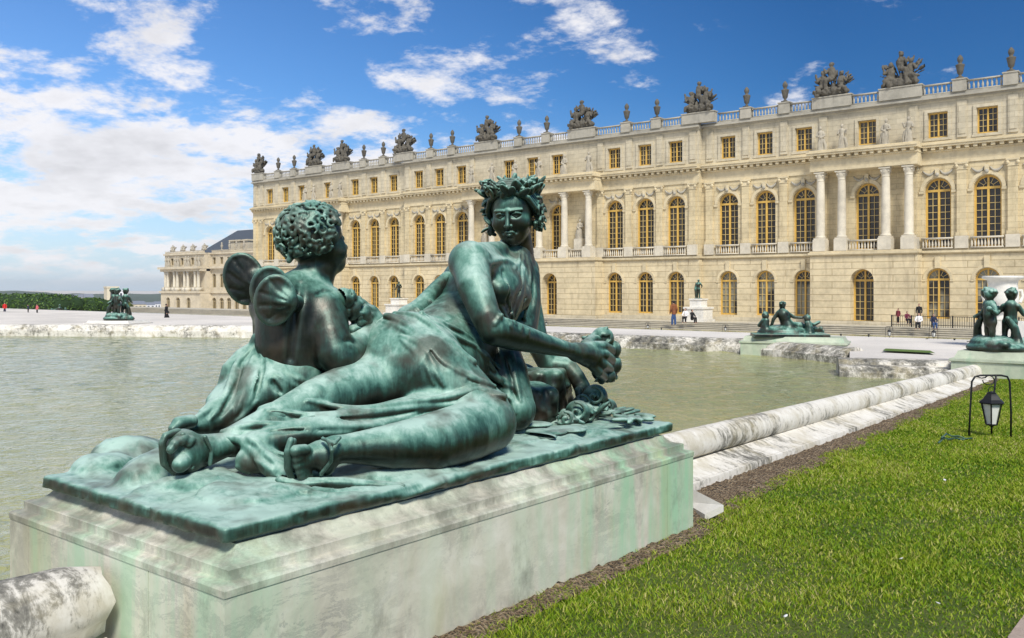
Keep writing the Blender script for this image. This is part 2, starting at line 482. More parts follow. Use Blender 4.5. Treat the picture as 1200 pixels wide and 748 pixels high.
def leaf_mat(name, a, b):
    m = Mat(name); at = m.N('ShaderNodeAttribute'); at.attribute_name = 'tint'
    n = m.noise(m.pos(), .5, 3, .5)
    return m.done(m.ramp(m.math('ADD', m.math('MULTIPLY', at.outputs['Fac'], .6), m.math('MULTIPLY', n, .4)), [(.25, a), (.75, b)]), .7)
M['hedge'] = leaf_mat('hedge_leaves', (.022, .065, .006), (.085, .160, .016))
M['shrub'] = leaf_mat('shrub_leaves', (.06, .10, .015), (.18, .20, .04))
M['hill'] = plain('wooded_hill', (.045, .075, .035), 1.0, 0, .3, .01)
M['cream_wall'] = plain('cream_plaster', (.62, .55, .40), .9); M['white_wall'] = plain('white_plaster', (.72, .72, .72), .9)
M['grey_roof'] = plain('grey_roof', (.20, .22, .26), .8); M['dim_glass'] = plain('dim_glass', (.05, .06, .07), .3)
M['bar_wood'] = plain('pale_glazing_bars', (.58, .43, .17), .6, 0, .1, 3); M['wing_wood'] = plain('dull_window_wood', (.36, .29, .16), .7, 0, .1, 3)
M['gravel_path'] = gravel_mat('pinkish_path_gravel', (.42, .33, .27))
M['pedestal_joint'] = plain('dark_joint', (.10, .10, .08), .9)
# ================================================================== sculpting engine
class Field:
    """A signed distance grid; solids are blended into it and the zero surface is meshed (surface nets)."""
    def __init__(self, lo, hi, h):
        self.lo = np.array(lo, np.float32); self.h = h
        self.n = np.ceil((np.array(hi) - self.lo) / h).astype(int) + 1
        self.d = np.full(self.n, 0.5, np.float32)
    def _block(self, lo, hi, pad):
        i0 = np.maximum(np.floor((np.array(lo) - pad - self.lo) / self.h).astype(int), 0)
        i1 = np.minimum(np.ceil((np.array(hi) + pad - self.lo) / self.h).astype(int) + 1, self.n)
        if np.any(i1 <= i0): return None, None
        ax = [(self.lo[k] + self.h * np.arange(i0[k], i1[k])).astype(np.float32) for k in range(3)]
        return (slice(i0[0], i1[0]), slice(i0[1], i1[1]), slice(i0[2], i1[2])), (ax[0][:, None, None], ax[1][None, :, None], ax[2][None, None, :])
    def _blend(self, s, p, k, op):
        a = self.d[s]
        if op == 'cut':
            q = -p
            if k > 0:
                hh = np.maximum(k - np.abs(a - q), 0) / k
                self.d[s] = np.maximum(a, q) + hh * hh * k * 0.25
            else: self.d[s] = np.maximum(a, q)
        else:
            if k > 0:
                hh = np.maximum(k - np.abs(a - p), 0) / k
                self.d[s] = np.minimum(a, p) - hh * hh * k * 0.25
            else: self.d[s] = np.minimum(a, p)
    def cone(self, a, b, ra, rb, k=0.03, op='add'):
        a = np.asarray(a, np.float32); b = np.asarray(b, np.float32)
        r = max(ra, rb)
        s, g = self._block(np.minimum(a, b) - r, np.maximum(a, b) + r, k + 3 * self.h)
        if s is None: return
        ab = b - a; L2 = float(ab @ ab) + 1e-9
        X, Y, Z = g[0] - a[0], g[1] - a[1], g[2] - a[2]
        t = np.clip((X * ab[0] + Y * ab[1] + Z * ab[2]) / L2, 0, 1)
        d = np.sqrt((X - t * ab[0]) ** 2 + (Y - t * ab[1]) ** 2 + (Z - t * ab[2]) ** 2) - (ra + t * (rb - ra))
        self._blend(s, d, k, op)
    def ball(self, c, r, k=0.03, op='add'): self.cone(c, c, r, r, k, op)
    def ell(self, c, r, R=None, k=0.03, op='add'):
        """R: 3 column axes (world) of the ellipsoid"""
        c = np.asarray(c, np.float32); m = max(r)
        s, g = self._block(c - m, c + m, k + 3 * self.h)
        if s is None: return
        X, Y, Z = g[0] - c[0], g[1] - c[1], g[2] - c[2]
        if R is None: U, V, W = X, Y, Z
        else:
            R = np.asarray(R, np.float32)
            U, V, W = (X * R[0, i] + Y * R[1, i] + Z * R[2, i] for i in range(3))
        k0 = np.sqrt((U / r[0]) ** 2 + (V / r[1]) ** 2 + (W / r[2]) ** 2)
        k1 = np.sqrt((U / r[0] ** 2) ** 2 + (V / r[1] ** 2) ** 2 + (W / r[2] ** 2) ** 2) + 1e-6
        self._blend(s, k0 * (k0 - 1) / k1, k, op)
    def box(self, c, hs, R=None, rnd=0.01, k=0.02, op='add'):
        c = np.asarray(c, np.float32); m = float(np.linalg.norm(hs))
        s, g = self._block(c - m, c + m, k + 3 * self.h)
        if s is None: return
        X, Y, Z = g[0] - c[0], g[1] - c[1], g[2] - c[2]
        if R is None: U, V, W = X, Y, Z
        else:
            R = np.asarray(R, np.float32)
            U, V, W = (X * R[0, i] + Y * R[1, i] + Z * R[2, i] for i in range(3))
        q = [np.abs(w) - (hs[i] - rnd) for i, w in enumerate((U, V, W))]
        d = np.sqrt(sum(np.maximum(w, 0) ** 2 for w in q)) + np.minimum(np.maximum(np.maximum(q[0], q[1]), q[2]), 0) - rnd
        self._blend(s, d, k, op)
    def chain(self, pts, k=0.03, op='add', kin=0.0):
        """pts: list of (point, radius); one tapering limb, blended in as a whole"""
        P = np.array([p for p, r in pts], np.float32); Rr = [r for p, r in pts]
        s, g = self._block((P - np.array(Rr)[:, None]).min(0), (P + np.array(Rr)[:, None]).max(0), k + 3 * self.h)
        if s is None: return
        d = None
        for i in range(len(pts) - 1):
            a, b = P[i], P[i + 1]; ra, rb = Rr[i], Rr[i + 1]
            ab = b - a; L2 = float(ab @ ab) + 1e-9
            X, Y, Z = g[0] - a[0], g[1] - a[1], g[2] - a[2]
            t = np.clip((X * ab[0] + Y * ab[1] + Z * ab[2]) / L2, 0, 1)
            e = np.sqrt((X - t * ab[0]) ** 2 + (Y - t * ab[1]) ** 2 + (Z - t * ab[2]) ** 2) - (ra + t * (rb - ra))
            d = e if d is None else np.minimum(d, e)
        self._blend(s, d, k, op)
    def floor(self, z):
        """cut everything below z"""
        zs = self.lo[2] + self.h * np.arange(self.n[2])
        self.d = np.maximum(self.d, (z - zs)[None, None, :].astype(np.float32))
    def hit(self, px, py, t0=None, t1=None):
        """first surface point seen along the ray of a photo pixel, or None"""
        r = ray(px, py); o = np.array([0, 0, EYE])
        with np.errstate(divide='ignore'):
            ta = (self.lo - o) / r; tb = (self.lo + (self.n - 1) * self.h - o) / r
        a = max(np.minimum(ta, tb).max(), 0.1); b = np.maximum(ta, tb).min()
        if t0: a = max(a, t0)
        if t1: b = min(b, t1)
        if b <= a: return None
        t = np.arange(a, b, self.h * 0.5)
        P = o + r * t[:, None]
        v = self.sample(P)
        w = np.nonzero(v < 0)[0]
        if len(w) == 0: return None
        i = w[0]
        if i == 0: return P[0]
        f = v[i - 1] / (v[i - 1] - v[i])
        return P[i - 1] * (1 - f) + P[i] * f
    def sample(self, P):
        q = (P - self.lo) / self.h
        i = np.clip(q.astype(int), 0, self.n - 2); f = np.clip(q - i, 0, 1)
        v = 0
        for a in (0, 1):
            for b in (0, 1):
                for c in (0, 1):
                    w = (f[:, 0] if a else 1 - f[:, 0]) * (f[:, 1] if b else 1 - f[:, 1]) * (f[:, 2] if c else 1 - f[:, 2])
                    v = v + w * self.d[i[:, 0] + a, i[:, 1] + b, i[:, 2] + c]
        return v
    def stroke(self, pts, r0, r1=None, k=0.02, op='add', sink=0.3, sub=5, taper=True, maxjump=0.30, t0=None, smooth=4):
        """A fold, lock or groove: pts in photo pixels, laid on the surface they fall on; r in metres."""
        pts = np.array(pts, float)
        q = spline(pts, sub)
        n = len(q); last = None
        hits = []
        for i, (x, y) in enumerate(q):
            p = self.hit(x, y, t0)
            hits.append(p)
        # even out the depth along the stroke so that folds run smoothly over what lies below
        tt = np.array([np.nan if h is None else np.linalg.norm(h - [0, 0, EYE]) for h in hits])
        for i in range(n):
            if hits[i] is None: continue
            m_ = min(smooth, i, n - 1 - i); w = tt[i - m_:i + m_ + 1]
            w = w[np.abs(w - tt[i]) < maxjump]
            d = ray(*q[i]); hits[i] = np.array([0, 0, EYE]) + d / np.linalg.norm(d) * np.nanmean(w)
        r1 = r0 if r1 is None else r1
        run = []
        for i in range(n + 1):
            if i == n or hits[i] is None or (run and np.linalg.norm(hits[i] - last) > maxjump):
                if len(run) > 1: self.chain(run, k, op)
                run = []
            if i == n or hits[i] is None: continue
            ra = r0 + (r1 - r0) * i / (n - 1)
            if taper: ra *= min(1, 0.35 + 4 * min(i, n - 1 - i) / n)
            d = ray(*q[i]); d = d / np.linalg.norm(d)
            run.append((hits[i] + d * ra * sink, ra)); last = hits[i]
    def noise(self, amp, scale, seed=0, lo=None, hi=None):
        rng = np.random.default_rng(seed)
        m = np.maximum((self.n * self.h / scale).astype(int) + 3, 3)
        g = rng.standard_normal(m).astype(np.float32)
        ix = [np.arange(self.n[k]) * self.h / scale for k in range(3)]
        out = g
        for k in range(3):
            i0 = ix[k].astype(int); f = (ix[k] - i0).astype(np.float32); f = f * f * (3 - 2 * f)
            sh = [1, 1, 1]; sh[k] = -1
            out = np.take(out, i0, k) * (1 - f.reshape(sh)) + np.take(out, i0 + 1, k) * f.reshape(sh)
        self.d += amp * out
    def mesh(self, name, xform=None):
        v, f = surface_nets(self.d, self.lo, self.h)
        if xform is not None: v = xform(v)
        return np_mesh(name, v, f)
def spline(p, sub):
    if len(p) < 3:
        return np.concatenate([p[0] + (p[1] - p[0]) * np.linspace(0, 1, sub * 2)[:, None]])
    P = np.vstack([2 * p[0] - p[1], p, 2 * p[-1] - p[-2]])
    out = []
    for i in range(1, len(P) - 2):
        for t in np.linspace(0, 1, sub, endpoint=False):
            a, b, c, d = P[i - 1], P[i], P[i + 1], P[i + 2]
            out.append(0.5 * (2 * b + (c - a) * t + (2 * a - 5 * b + 4 * c - d) * t * t + (3 * b - a - 3 * c + d) * t ** 3))
    out.append(p[-1]); return np.array(out)
def surface_nets(d, lo, h):
    nx, ny, nz = d.shape
    s = d < 0
    c = [s[i:nx - 1 + i, j:ny - 1 + j, k:nz - 1 + k] for i in (0, 1) for j in (0, 1) for k in (0, 1)]
    cnt = sum(a.astype(np.uint8) for a in c)
    act = (cnt > 0) & (cnt < 8)
    I = np.argwhere(act)
    idx = np.full(act.shape, -1, np.int32); idx[act] = np.arange(len(I), dtype=np.int32)
    val = [d[I[:, 0] + i, I[:, 1] + j, I[:, 2] + k] for i in (0, 1) for j in (0, 1) for k in (0, 1)]
    off = [np.array([i, j, k], np.float32) for i in (0, 1) for j in (0, 1) for k in (0, 1)]
    acc = np.zeros((len(I), 3), np.float32); w = np.zeros(len(I), np.float32)
    for a, b in ((0, 1), (2, 3), (4, 5), (6, 7), (0, 2), (1, 3), (4, 6), (5, 7), (0, 4), (1, 5), (2, 6), (3, 7)):
        m = (val[a] < 0) != (val[b] < 0)
        den = val[a] - val[b]; t = np.where(m, val[a] / np.where(np.abs(den) < 1e-9, 1, den), 0)
        acc += np.where(m[:, None], off[a] + t[:, None] * (off[b] - off[a]), 0); w += m
    V = (I + acc / w[:, None]) * h + lo
    F = []
    for ax in range(3):
        u, v = (ax + 1) % 3, (ax + 2) % 3
        sl0 = [slice(1, -1)] * 3; sl1 = [slice(1, -1)] * 3
        sl0[ax] = slice(0, d.shape[ax] - 1); sl1[ax] = slice(1, d.shape[ax])
        a, b = s[tuple(sl0)], s[tuple(sl1)]
        cr = np.argwhere(a != b)
        if len(cr) == 0: continue
        g = cr.copy(); g[:, u] += 1; g[:, v] += 1
        flip = a[cr[:, 0], cr[:, 1], cr[:, 2]]
        def at(du, dv):
            q = g.copy(); q[:, u] += du; q[:, v] += dv
            return idx[q[:, 0], q[:, 1], q[:, 2]]
        q = np.stack([at(-1, -1), at(0, -1), at(0, 0), at(-1, 0)], 1)
        q[~flip] = q[~flip][:, ::-1]
        F.append(q)
    F = np.concatenate(F)
    return V, F[(F >= 0).all(1)]
def J(px, py, x, rpx):
    """joint: photo pixel + lateral position -> (world point, radius in metres)"""
    p = on_x(px, py, x); return p, rpx * depth_of(p) / FPX
def JS(*a): return [J(*q) for q in a]
def frame(f, up=(0, 0, 1), roll=0.0):
    """axes right, forward, up (columns) for a forward direction"""
    f = np.asarray(f, float); f /= np.linalg.norm(f)
    r = np.cross(f, up); r /= np.linalg.norm(r); u = np.cross(r, f)
    c, s = math.cos(roll), math.sin(roll)
    return np.stack([r * c + u * s, f, u * c - r * s], 1)
# ================================================================== ground, water, basin edge
WATER_Z = -0.05
def gravel_z(y):
    return float(np.interp(y, [22, 26, 40, 73, 100, 159, 220, 500], [.24, .24, -.42, -2.25, -3.6, -6.4, -10, -34]))
# water's edge on the far side, from left to right
EDGE = [on_z(px, py, WATER_Z)[:2] for px, py in ((0, 394), (110, 394.5), (200, 395), (290, 396), (420, 398.5), (560, 401.5), (650, 404), (720, 407.5), (870, 413.5), (890, 416.5), (986, 426.5), (984, 442), (1076, 444.5), (1120, 446))]
EDGE = [EDGE[0] + (EDGE[0] - EDGE[1]) * 1.6] + EDGE
LAWN_X = -3.30
def build_ground():
    # wind ripples as real waves: many small wave trains from a fan of directions
    xs = np.concatenate([[-120, -70], np.arange(-44, LAWN_X - .25, .085)]); yw = np.concatenate([[-40], np.arange(-4, 27.5, .085), [33]])
    gx, gy = np.meshgrid(xs.astype(np.float32), yw.astype(np.float32), indexing='ij'); gz = np.zeros_like(gx); q = np.random.default_rng(12)
    for i in range(64):
        lam = .26 * (5.0 ** q.random()); a = q.normal(-.75, .75); k = 2 * PI / lam
        gz += np.float32(.0030 * lam ** .8 * q.uniform(.5, 1.3)) * np.sin(np.float32(k * math.cos(a)) * gx + np.float32(k * math.sin(a)) * gy + np.float32(q.uniform(0, 6.3)))
    gust = .75 + .35 * np.sin(gx * .31 + 1.5 * np.sin(gy * .23)) * np.sin(gy * .37 + 1.1 * np.sin(gx * .19))
    V = np.stack([gx, gy, WATER_Z + gz * gust], 2).reshape(-1, 3); ny = len(yw)
    i, j = np.meshgrid(np.arange(len(xs) - 1), np.arange(ny - 1), indexing='ij'); b = (i * ny + j).ravel()
    me = np_mesh('water', V, np.stack([b, b + ny, b + ny + 1, b + 1], 1))
    tag(link('water', me, M['water']), kind='structure')
    # the gravel terrace falls gently from the basin to the palace and on to the valley
    cols = [(p[0], p[1] + .55) for p in EDGE]
    cols = [(-1500, cols[0][1] - 30), (-300, cols[0][1] - 30), (cols[0][0] - 20, cols[0][1] - 8)] + cols + [(LAWN_X + .2, 19.2), (-1.0, 19.2), (40, 19.2), (300, 19.2), (1500, 19.2)]
    ys = [26, 29, 33, 37, 41, 46, 52, 58, 64, 70, 76, 85, 100, 130, 159, 190, 220, 300, 500, 1000, 3000, 9000]
    v, f = [], []
    n = len(ys) + 1
    for k, (x, y0) in enumerate(cols):
        v.append((x, y0, .22 if x < LAWN_X else -.012))
        for y in ys:
            yy = max(y, y0 + .3 + .01 * ys.index(y)); sx = x
            if y >= 300: sx = x * (y / 300)
            v.append((sx, yy, gravel_z(yy) if x < LAWN_X else min(gravel_z(yy), 0) - .012))
    for k in range(len(cols) - 1):
        for j in range(n - 1):
            a = k * n + j; f.append((a, a + n, a + n + 1, a + 1))
    tag(link('gravel_ground', np_mesh('gravel_ground', v, f), M['gravel']), kind='structure')
    # lawn
    rng = np.random.default_rng(1)
    xs = np.concatenate([np.linspace(-3.2, 6, 70), [10, 20, 40]]); yl = np.concatenate([[-30, -10, -2], np.linspace(0.5, 19.3, 120)])
    g = rng.standard_normal((len(xs), len(yl))) * .002
    def ex(y): return float(np.interp(y, [-30, 5.3, 5.6, 6.4, 11, 16, 20], [-2.745, -2.745, -2.80, -2.92, -3.11, -3.24, -3.27]))
    v = []
    for i, x in enumerate(xs):
        for j, y in enumerate(yl):
            e = ex(y); v.append((e + (x + 3.2) * (40 - e) / 43.2 if i else e + .02 * math.sin(y * 9) + .015 * math.sin(y * 23), y, g[i, j] + .004))
    nn = len(yl)
    f = [(i * nn + j, (i + 1) * nn + j, (i + 1) * nn + j + 1, i * nn + j + 1) for i in range(len(xs) - 1) for j in range(nn - 1)]
    tag(link('lawn', np_mesh('lawn', v, f), M['lawn']), kind='structure')
    # bare soil along the stone
    ys = np.linspace(-6, 19.3, 900); wx = np.linspace(0, 1, 12); v = []
    nz = rng.standard_normal((len(ys), 12)); nz = (nz + np.roll(nz, 1, 0) + np.roll(nz, 1, 1)) * .004
    for j, y in enumerate(ys):
        x0 = -2.86 if y < 5.45 else -3.40
        x1 = ex(y) + .08
        for i, w in enumerate(wx): v.append((x0 + (x1 - x0) * w, y, .012 + nz[j, i] + .018 * math.sin(w * PI)))
    f = [(j * 12 + i, j * 12 + i + 1, (j + 1) * 12 + i + 1, (j + 1) * 12 + i) for j in range(len(ys) - 1) for i in range(11)]
    tag(link('soil', np_mesh('soil', v, f), M['soil']), kind='structure')
    # path at the lawn's lower corner
    a, b, c, d = (on_z(*q, 0) for q in ((1203, 720), (1181, 750), (1195, 900), (1330, 800)))
    pv = [a, b, c, d]; pv = [(p[0], p[1], .016) for p in pv]
    tag(link('path', np_mesh('path', pv, [(0, 1, 2, 3)], False), M['gravel_path']), kind='structure')
    # grass
    N = 520000
    # more blades where they are near
    u = rng.random(N); y = 1.6 + 17.6 * u ** 1.45
    x = rng.uniform(0, 1, N)
    e = np.array([ex(t) for t in np.linspace(0, 20, 400)]); ee = np.interp(y, np.linspace(0, 20, 400), e)
    wr = np.maximum(-.164 * y + .9 - ee, .8); far = rng.random(N) < .17; x = ee - .06 + x * wr + far * (wr + 2.8 * rng.random(N) - x * wr)
    keep = ~((x - pv[1][0]) * 1.0 > 0.0) | (y > pv[0][1] - .15)
    clump = np.sin(x * 3.1 + 1.3 * np.sin(y * 2.3)) * np.sin(y * 2.7 + 1.7 * np.sin(x * 1.9))
    thin = rng.random(N) < .80 + .2 * clump
    x, y, clump = x[keep & thin], y[keep & thin], clump[keep & thin]; N = len(x)
    h = rng.uniform(.011, .036, N) * (1 + .35 * clump) * np.interp(y, [2, 8, 18], [1, 1.05, 1.2]); wd = rng.uniform(.0016, .0032, N) * np.interp(y, [3, 8, 18], [1.0, 2.0, 3.6])
    th = rng.uniform(0, 2 * PI, N); ln = rng.uniform(.2, 1.2, N) * h; ph = rng.uniform(0, 2 * PI, N)
    P0 = np.stack([x - np.cos(th) * wd, y - np.sin(th) * wd, np.full(N, .004)], 1); P1 = np.stack([x + np.cos(th) * wd, y + np.sin(th) * wd, np.full(N, .004)], 1)
    mx, my = x + np.cos(ph) * ln * .35, y + np.sin(ph) * ln * .35
    P2 = np.stack([mx + np.cos(th) * wd * .8, my + np.sin(th) * wd * .8, h * .62], 1); P3 = np.stack([mx - np.cos(th) * wd * .8, my - np.sin(th) * wd * .8, h * .62], 1)
    P4 = np.stack([x + np.cos(ph) * ln, y + np.sin(ph) * ln, h], 1)
    V = np.stack([P0, P1, P2, P3, P4], 1).reshape(-1, 3); b = np.arange(N)[:, None] * 5
    F = np.concatenate([b + [0, 1, 2], b + [0, 2, 3], b + [3, 2, 4]])
    me = np_mesh('grass', V, F, False)
    at = me.attributes.new('tint', 'FLOAT', 'POINT'); t = np.clip(rng.normal(.42, .22, N) + .10 * clump, 0, 1)
    t[rng.random(N) < .10] = .98
    at.data.foreach_set('value', np.repeat(t, 5).astype(np.float32))
    tag(link('grass', me, M['blades']), 'short green lawn grass', 'grass', kind='stuff')
build_ground()

def sweep(name, pts, prof, mat, close=True, jitter=0.0, seed=0, sub=1):
    """sweep a profile of (outward, z) along a 2-D polyline, outward to the left of travel"""
    pts = [np.array(p, float) for p in pts]
    if sub > 1:
        q = []
        for a, b in zip(pts[:-1], pts[1:]):
            q += [a + (b - a) * t for t in np.linspace(0, 1, sub, endpoint=False)]
        pts = q + [pts[-1]]
    rng = np.random.default_rng(seed); v = []; m = len(prof)
    for i, p in enumerate(pts):
        d0 = pts[i] - pts[max(i - 1, 0)]; d1 = pts[min(i + 1, len(pts) - 1)] - pts[i]
        if i == 0: d0 = d1
        if i == len(pts) - 1: d1 = d0
        d0 = d0 / np.linalg.norm(d0); d1 = d1 / np.linalg.norm(d1)
        n = np.array([-(d0 + d1)[1], (d0 + d1)[0]]); n /= np.linalg.norm(n); n /= max(.5, n @ np.array([-d1[1], d1[0]]))
        for o, z in prof:
            j = rng.standard_normal(2) * jitter
            v.append((*(p + n * (o + j[0])), z + j[1]))
    f = [(i * m + k, (i + 1) * m + k, (i + 1) * m + k + 1, i * m + k + 1) for i in range(len(pts) - 1) for k in range(m - 1)]
    f = [q[::-1] for q in f]
    if close: f += [tuple(range(m)), tuple((len(pts) - 1) * m + k for k in range(m - 1, -1, -1))]
    return autosmooth(np_mesh(name, v, f, False), 40)
FAR_PROF = [(.9, -.4), (0, -.4), (0, .10), (.03, .13), (.08, .135), (.09, .17), (.14, .235), (.24, .285), (.36, .305), (.50, .295), (.60, .265), (.62, .23), (.9, .20)]
def build_coping():
    runs = ((0, 5, 'pale weathered stone coping along the left end of the pool'), (5, 9, 'grey stained stone coping along the far side of the pool below the palace'),
            (9, 11, 'ridged grey coping block slanting out from the far reclining bronze'), (11, 14, 'dark streaked coping block with a stepped end jutting into the pool'))
    for k, (a, b, lab) in enumerate(runs):
        pr = [(o, z + (.05 if k == 0 else .0) * (z > 0)) for o, z in FAR_PROF]
        if k == 3: pr = [(1.3, -.4), (0, -.4), (0, .04), (.05, .06), (.06, .12), (.12, .16), (.35, .17), (.36, .22), (.5, .26), (.8, .26), (1.3, .22)]
        me = sweep('stone_coping', EDGE[a:b + 1] if k != 3 else EDGE[a + 1:b + 1], pr, None, jitter=.004, seed=k, sub=14)
        tag(link('stone_coping', me, M['coping'] if k == 0 else M['coping_dark']), lab, 'coping', 'stone copings round the pool')
    # near side: a roll moulding over a sloping apron with a lip, level with the lawn
    def run(y0, y1, lab, jag):
        n0 = on_x(830, 498, -3.66); f0 = on_x(1170, 421, -3.66)
        zt = lambda y: n0[2] + (f0[2] - n0[2]) * (y - n0[1]) / (f0[1] - n0[1])
        rng = np.random.default_rng(int(y1) + 3)
        ys = np.linspace(y0, y1, max(6, int((y1 - y0) / .12)))
        root = empty('stone_coping', (-3.66, (y0 + y1) / 2, 0), 0, lab, 'coping', 'stone copings round the pool')
        r = .125; m = 18; v = []
        blk = [(-.19, -.20), (-.19, .0), (-.14, .075), (-.06, .115), (.02, .125), (.09, .105), (.145, .055), (.175, -.02), (.17, -.075), (.10, -.13), (.06, -.20)]
        if jag: m = len(blk)
        for i, y in enumerate(ys):
            for k in range(m):
                if jag:
                    bx, bz = blk[k]; sc_ = .80 if i == len(ys) - 1 else 1 + rng.normal(0, .012)
                    v.append((-3.66 + bx * sc_, y + (.014 * math.sin(k * 2.1) if i >= len(ys) - 1 else 0), zt(y) - r + .012 + bz * sc_)); continue
                a = 2 * PI * k / m; rr = r * (1 + rng.normal(0, .004))
                if jag and i == len(ys) - 1: rr *= .82
                yy = y + (.05 * math.sin(a * 2 + 1) if jag and i >= len(ys) - 1 else 0)
                v.append((-3.66 + rr * math.cos(a), yy, zt(y) - r + (.015 if jag else 0) + rr * math.sin(a) * (.9 if jag and math.sin(a) < 0 else 1)))
        f = [(i * m + k, i * m + (k + 1) % m, (i + 1) * m + (k + 1) % m, (i + 1) * m + k) for i in range(len(ys) - 1) for k in range(m)]
        f = ([q for q in f] if jag else [q[::-1] for q in f]) + [tuple(range(m)), tuple((len(ys) - 1) * m + k for k in range(m - 1, -1, -1))]
        link('roll', autosmooth(np_mesh('roll', v, f, False), 50), M['coping'], root, False)
        za = on_x(816, 563, LAWN_X - .03)[2]; drop = (zt(18) - zt(6)) / 12 * .35
        prof = [(-4.0, -.5), (-4.0, -.0), (-3.80, .05), (-3.74, .14), (-3.63, .14), (-3.60, .15), (-3.575, .165), (-3.53, .150), (-3.47, .128), (-3.40, .110), (LAWN_X - .035, za + .002), (LAWN_X - .034, za - .006), (LAWN_X - .03, za), (LAWN_X - .005, za - .005), (LAWN_X, za - .03), (LAWN_X, -.3)]
        v = []; mm = len(prof)
        for y in ys:
            for x, z in prof: v.append((x + rng.normal(0, .0006), y, z + (drop * (y - 6) if z > 0 else 0) + rng.normal(0, .0006)))
        f = [(i * mm + k, i * mm + k + 1, (i + 1) * mm + k + 1, (i + 1) * mm + k) for i in range(len(ys) - 1) for k in range(mm - 1)]
        f = [q[::-1] for q in f] + [tuple(range(mm)), tuple((len(ys) - 1) * mm + k for k in range(mm - 1, -1, -1))]
        link('apron', autosmooth(np_mesh('apron', v, f, False), 30), M['coping'], root, False)
    run(5.42, 19.4, 'long white roll moulding of the pool edge running beside the lawn', False)
    run(-3.5, 1.80, 'broken white end of the roll moulding meeting the short side of the nearest pedestal', True)
build_coping()

def ring_block(c, hx, hy, prof, name, mat, root, rz=0.0):
    """rectangular block from a profile of (inset, z), closed on top"""
    v = []
    for ins, z in prof:
        for sx, sy in ((-1, -1), (1, -1), (1, 1), (-1, 1)): v.append((c[0] + sx * (hx - ins), c[1] + sy * (hy - ins), z))
    f = [(i * 4 + k, i * 4 + (k + 1) % 4, (i + 1) * 4 + (k + 1) % 4, (i + 1) * 4 + k) for i in range(len(prof) - 1) for k in range(4)]
    f += [(3, 2, 1, 0), tuple((len(prof) - 1) * 4 + k for k in range(4))]
    me = autosmooth(np_mesh(name, v, f, False), 28)
    return link(name, me, mat, root, False)
def pedestal_near():
    c = (-3.725, 3.63); hx, hy = .905, 1.78
    root = empty('stone_pedestal', (c[0], c[1], 0), 0, 'long pale marble pedestal with green copper stains under the nearest bronze', 'pedestal')
    g = .0025; xs = [c[0] - hx, -4.42, -3.345, c[0] + hx]; ys = [c[1] - hy, 2.52, 5.06, c[1] + hy]
    for i in range(3):
        for j in range(3):
            if i == 1 and j == 1: continue
            if i == 2 and j == 1 or i == 2 and j == 0:
                if j == 1: continue
                y0, y1 = ys[0], ys[2]
            else: y0, y1 = ys[j], ys[j + 1]
            cx, cy = (xs[i] + xs[i + 1]) / 2, (y0 + y1) / 2
            ring_block((cx, cy), (xs[i + 1] - xs[i]) / 2 - g, (y1 - y0) / 2 - g, [(.0, -.5), (0, .490)], 'marble_block', M['pedestal'], root)
    ring_block(c, hx - .012, hy - .012, [(0, -.5), (0, .49)], 'core', M['pedestal_joint'], root)
    ring_block(c, hx, hy, [(-.0015, .4905), (-.0015, .516), (.005, .525), (.046, .533), (.048, .538), (.048, .570), (.054, .574), (.086, .579), (.112, .590),
                           (.131, .605), (.143, .620), (.146, .630), (.166, .631), (.168, .640)], 'moulding', M['pedestal_top'], root)
    # the slab of marble leaning at its far corner
    m = MB(); P = [on_z(*q, z) for q, z in (((813, 574), .16), ((848, 592), .13), ((826, 603), .05), ((800, 588), .06))]
    vs = [tuple(p) for p in P] + [(p[0], p[1], p[2] - .045) for p in P]
    m.add(vs, [(0, 1, 2, 3)[::-1], (4, 5, 6, 7), (0, 4, 5, 1)[::-1], (1, 5, 6, 2)[::-1], (2, 6, 7, 3)[::-1], (3, 7, 4, 0)[::-1]])
    o = m.build('marble_slab', M['white_marble']); tag(o, 'loose white marble slab lying at the far lawn corner of the nearest pedestal', 'slab')
pedestal_near()

# ================================================================== palace
PY, PCX = 80.0, -61.15
ARC = 12
def arch_pts(xc, w, zs):
    r = w / 2
    return [(xc - r * math.cos(PI * k / ARC), zs + r * math.sin(PI * k / ARC)) for k in range(ARC + 1)]
def wall(mb, x0, x1, z0, z1, y, ops, rev=.45, ends=None):
    """front wall at y with openings (xc, w, zb, zs, arched); reveals run back by rev"""
    ops = sorted(ops); x = x0
    def quad(a, b, c, d): mb.add([a, b, c, d], [(0, 1, 2, 3)])
    for xc, w, zb, zs, arched in ops:
        l, r = xc - w / 2, xc + w / 2
        quad((x, y, z0), (l, y, z0), (l, y, z1), (x, y, z1)); x = r
        if zb > z0: quad((l, y, z0), (r, y, z0), (r, y, zb), (l, y, zb))
        out = arch_pts(xc, w, zs) if arched else [(l, zs), (r, zs)]
        for (a, za), (b, zb_) in zip(out[:-1], out[1:]): quad((a, y, za), (b, y, zb_), (b, y, z1), (a, y, z1))
        loop = [(l, zb)] + out + [(r, zb)]
        for (a, za), (b, zb_) in zip(loop, loop[1:] + loop[:1]): quad((a, y, za), (a, y + rev, za), (b, y + rev, zb_), (b, y, zb_))
    quad((x, y, z0), (x1, y, z0), (x1, y, z1), (x, y, z1))
    if ends:   # side returns back to the given plane
        quad((x1, y, z0), (x1, ends, z0), (x1, ends, z1), (x1, y, z1)); quad((x0, ends, z0), (x0, y, z0), (x0, y, z1), (x0, ends, z1))
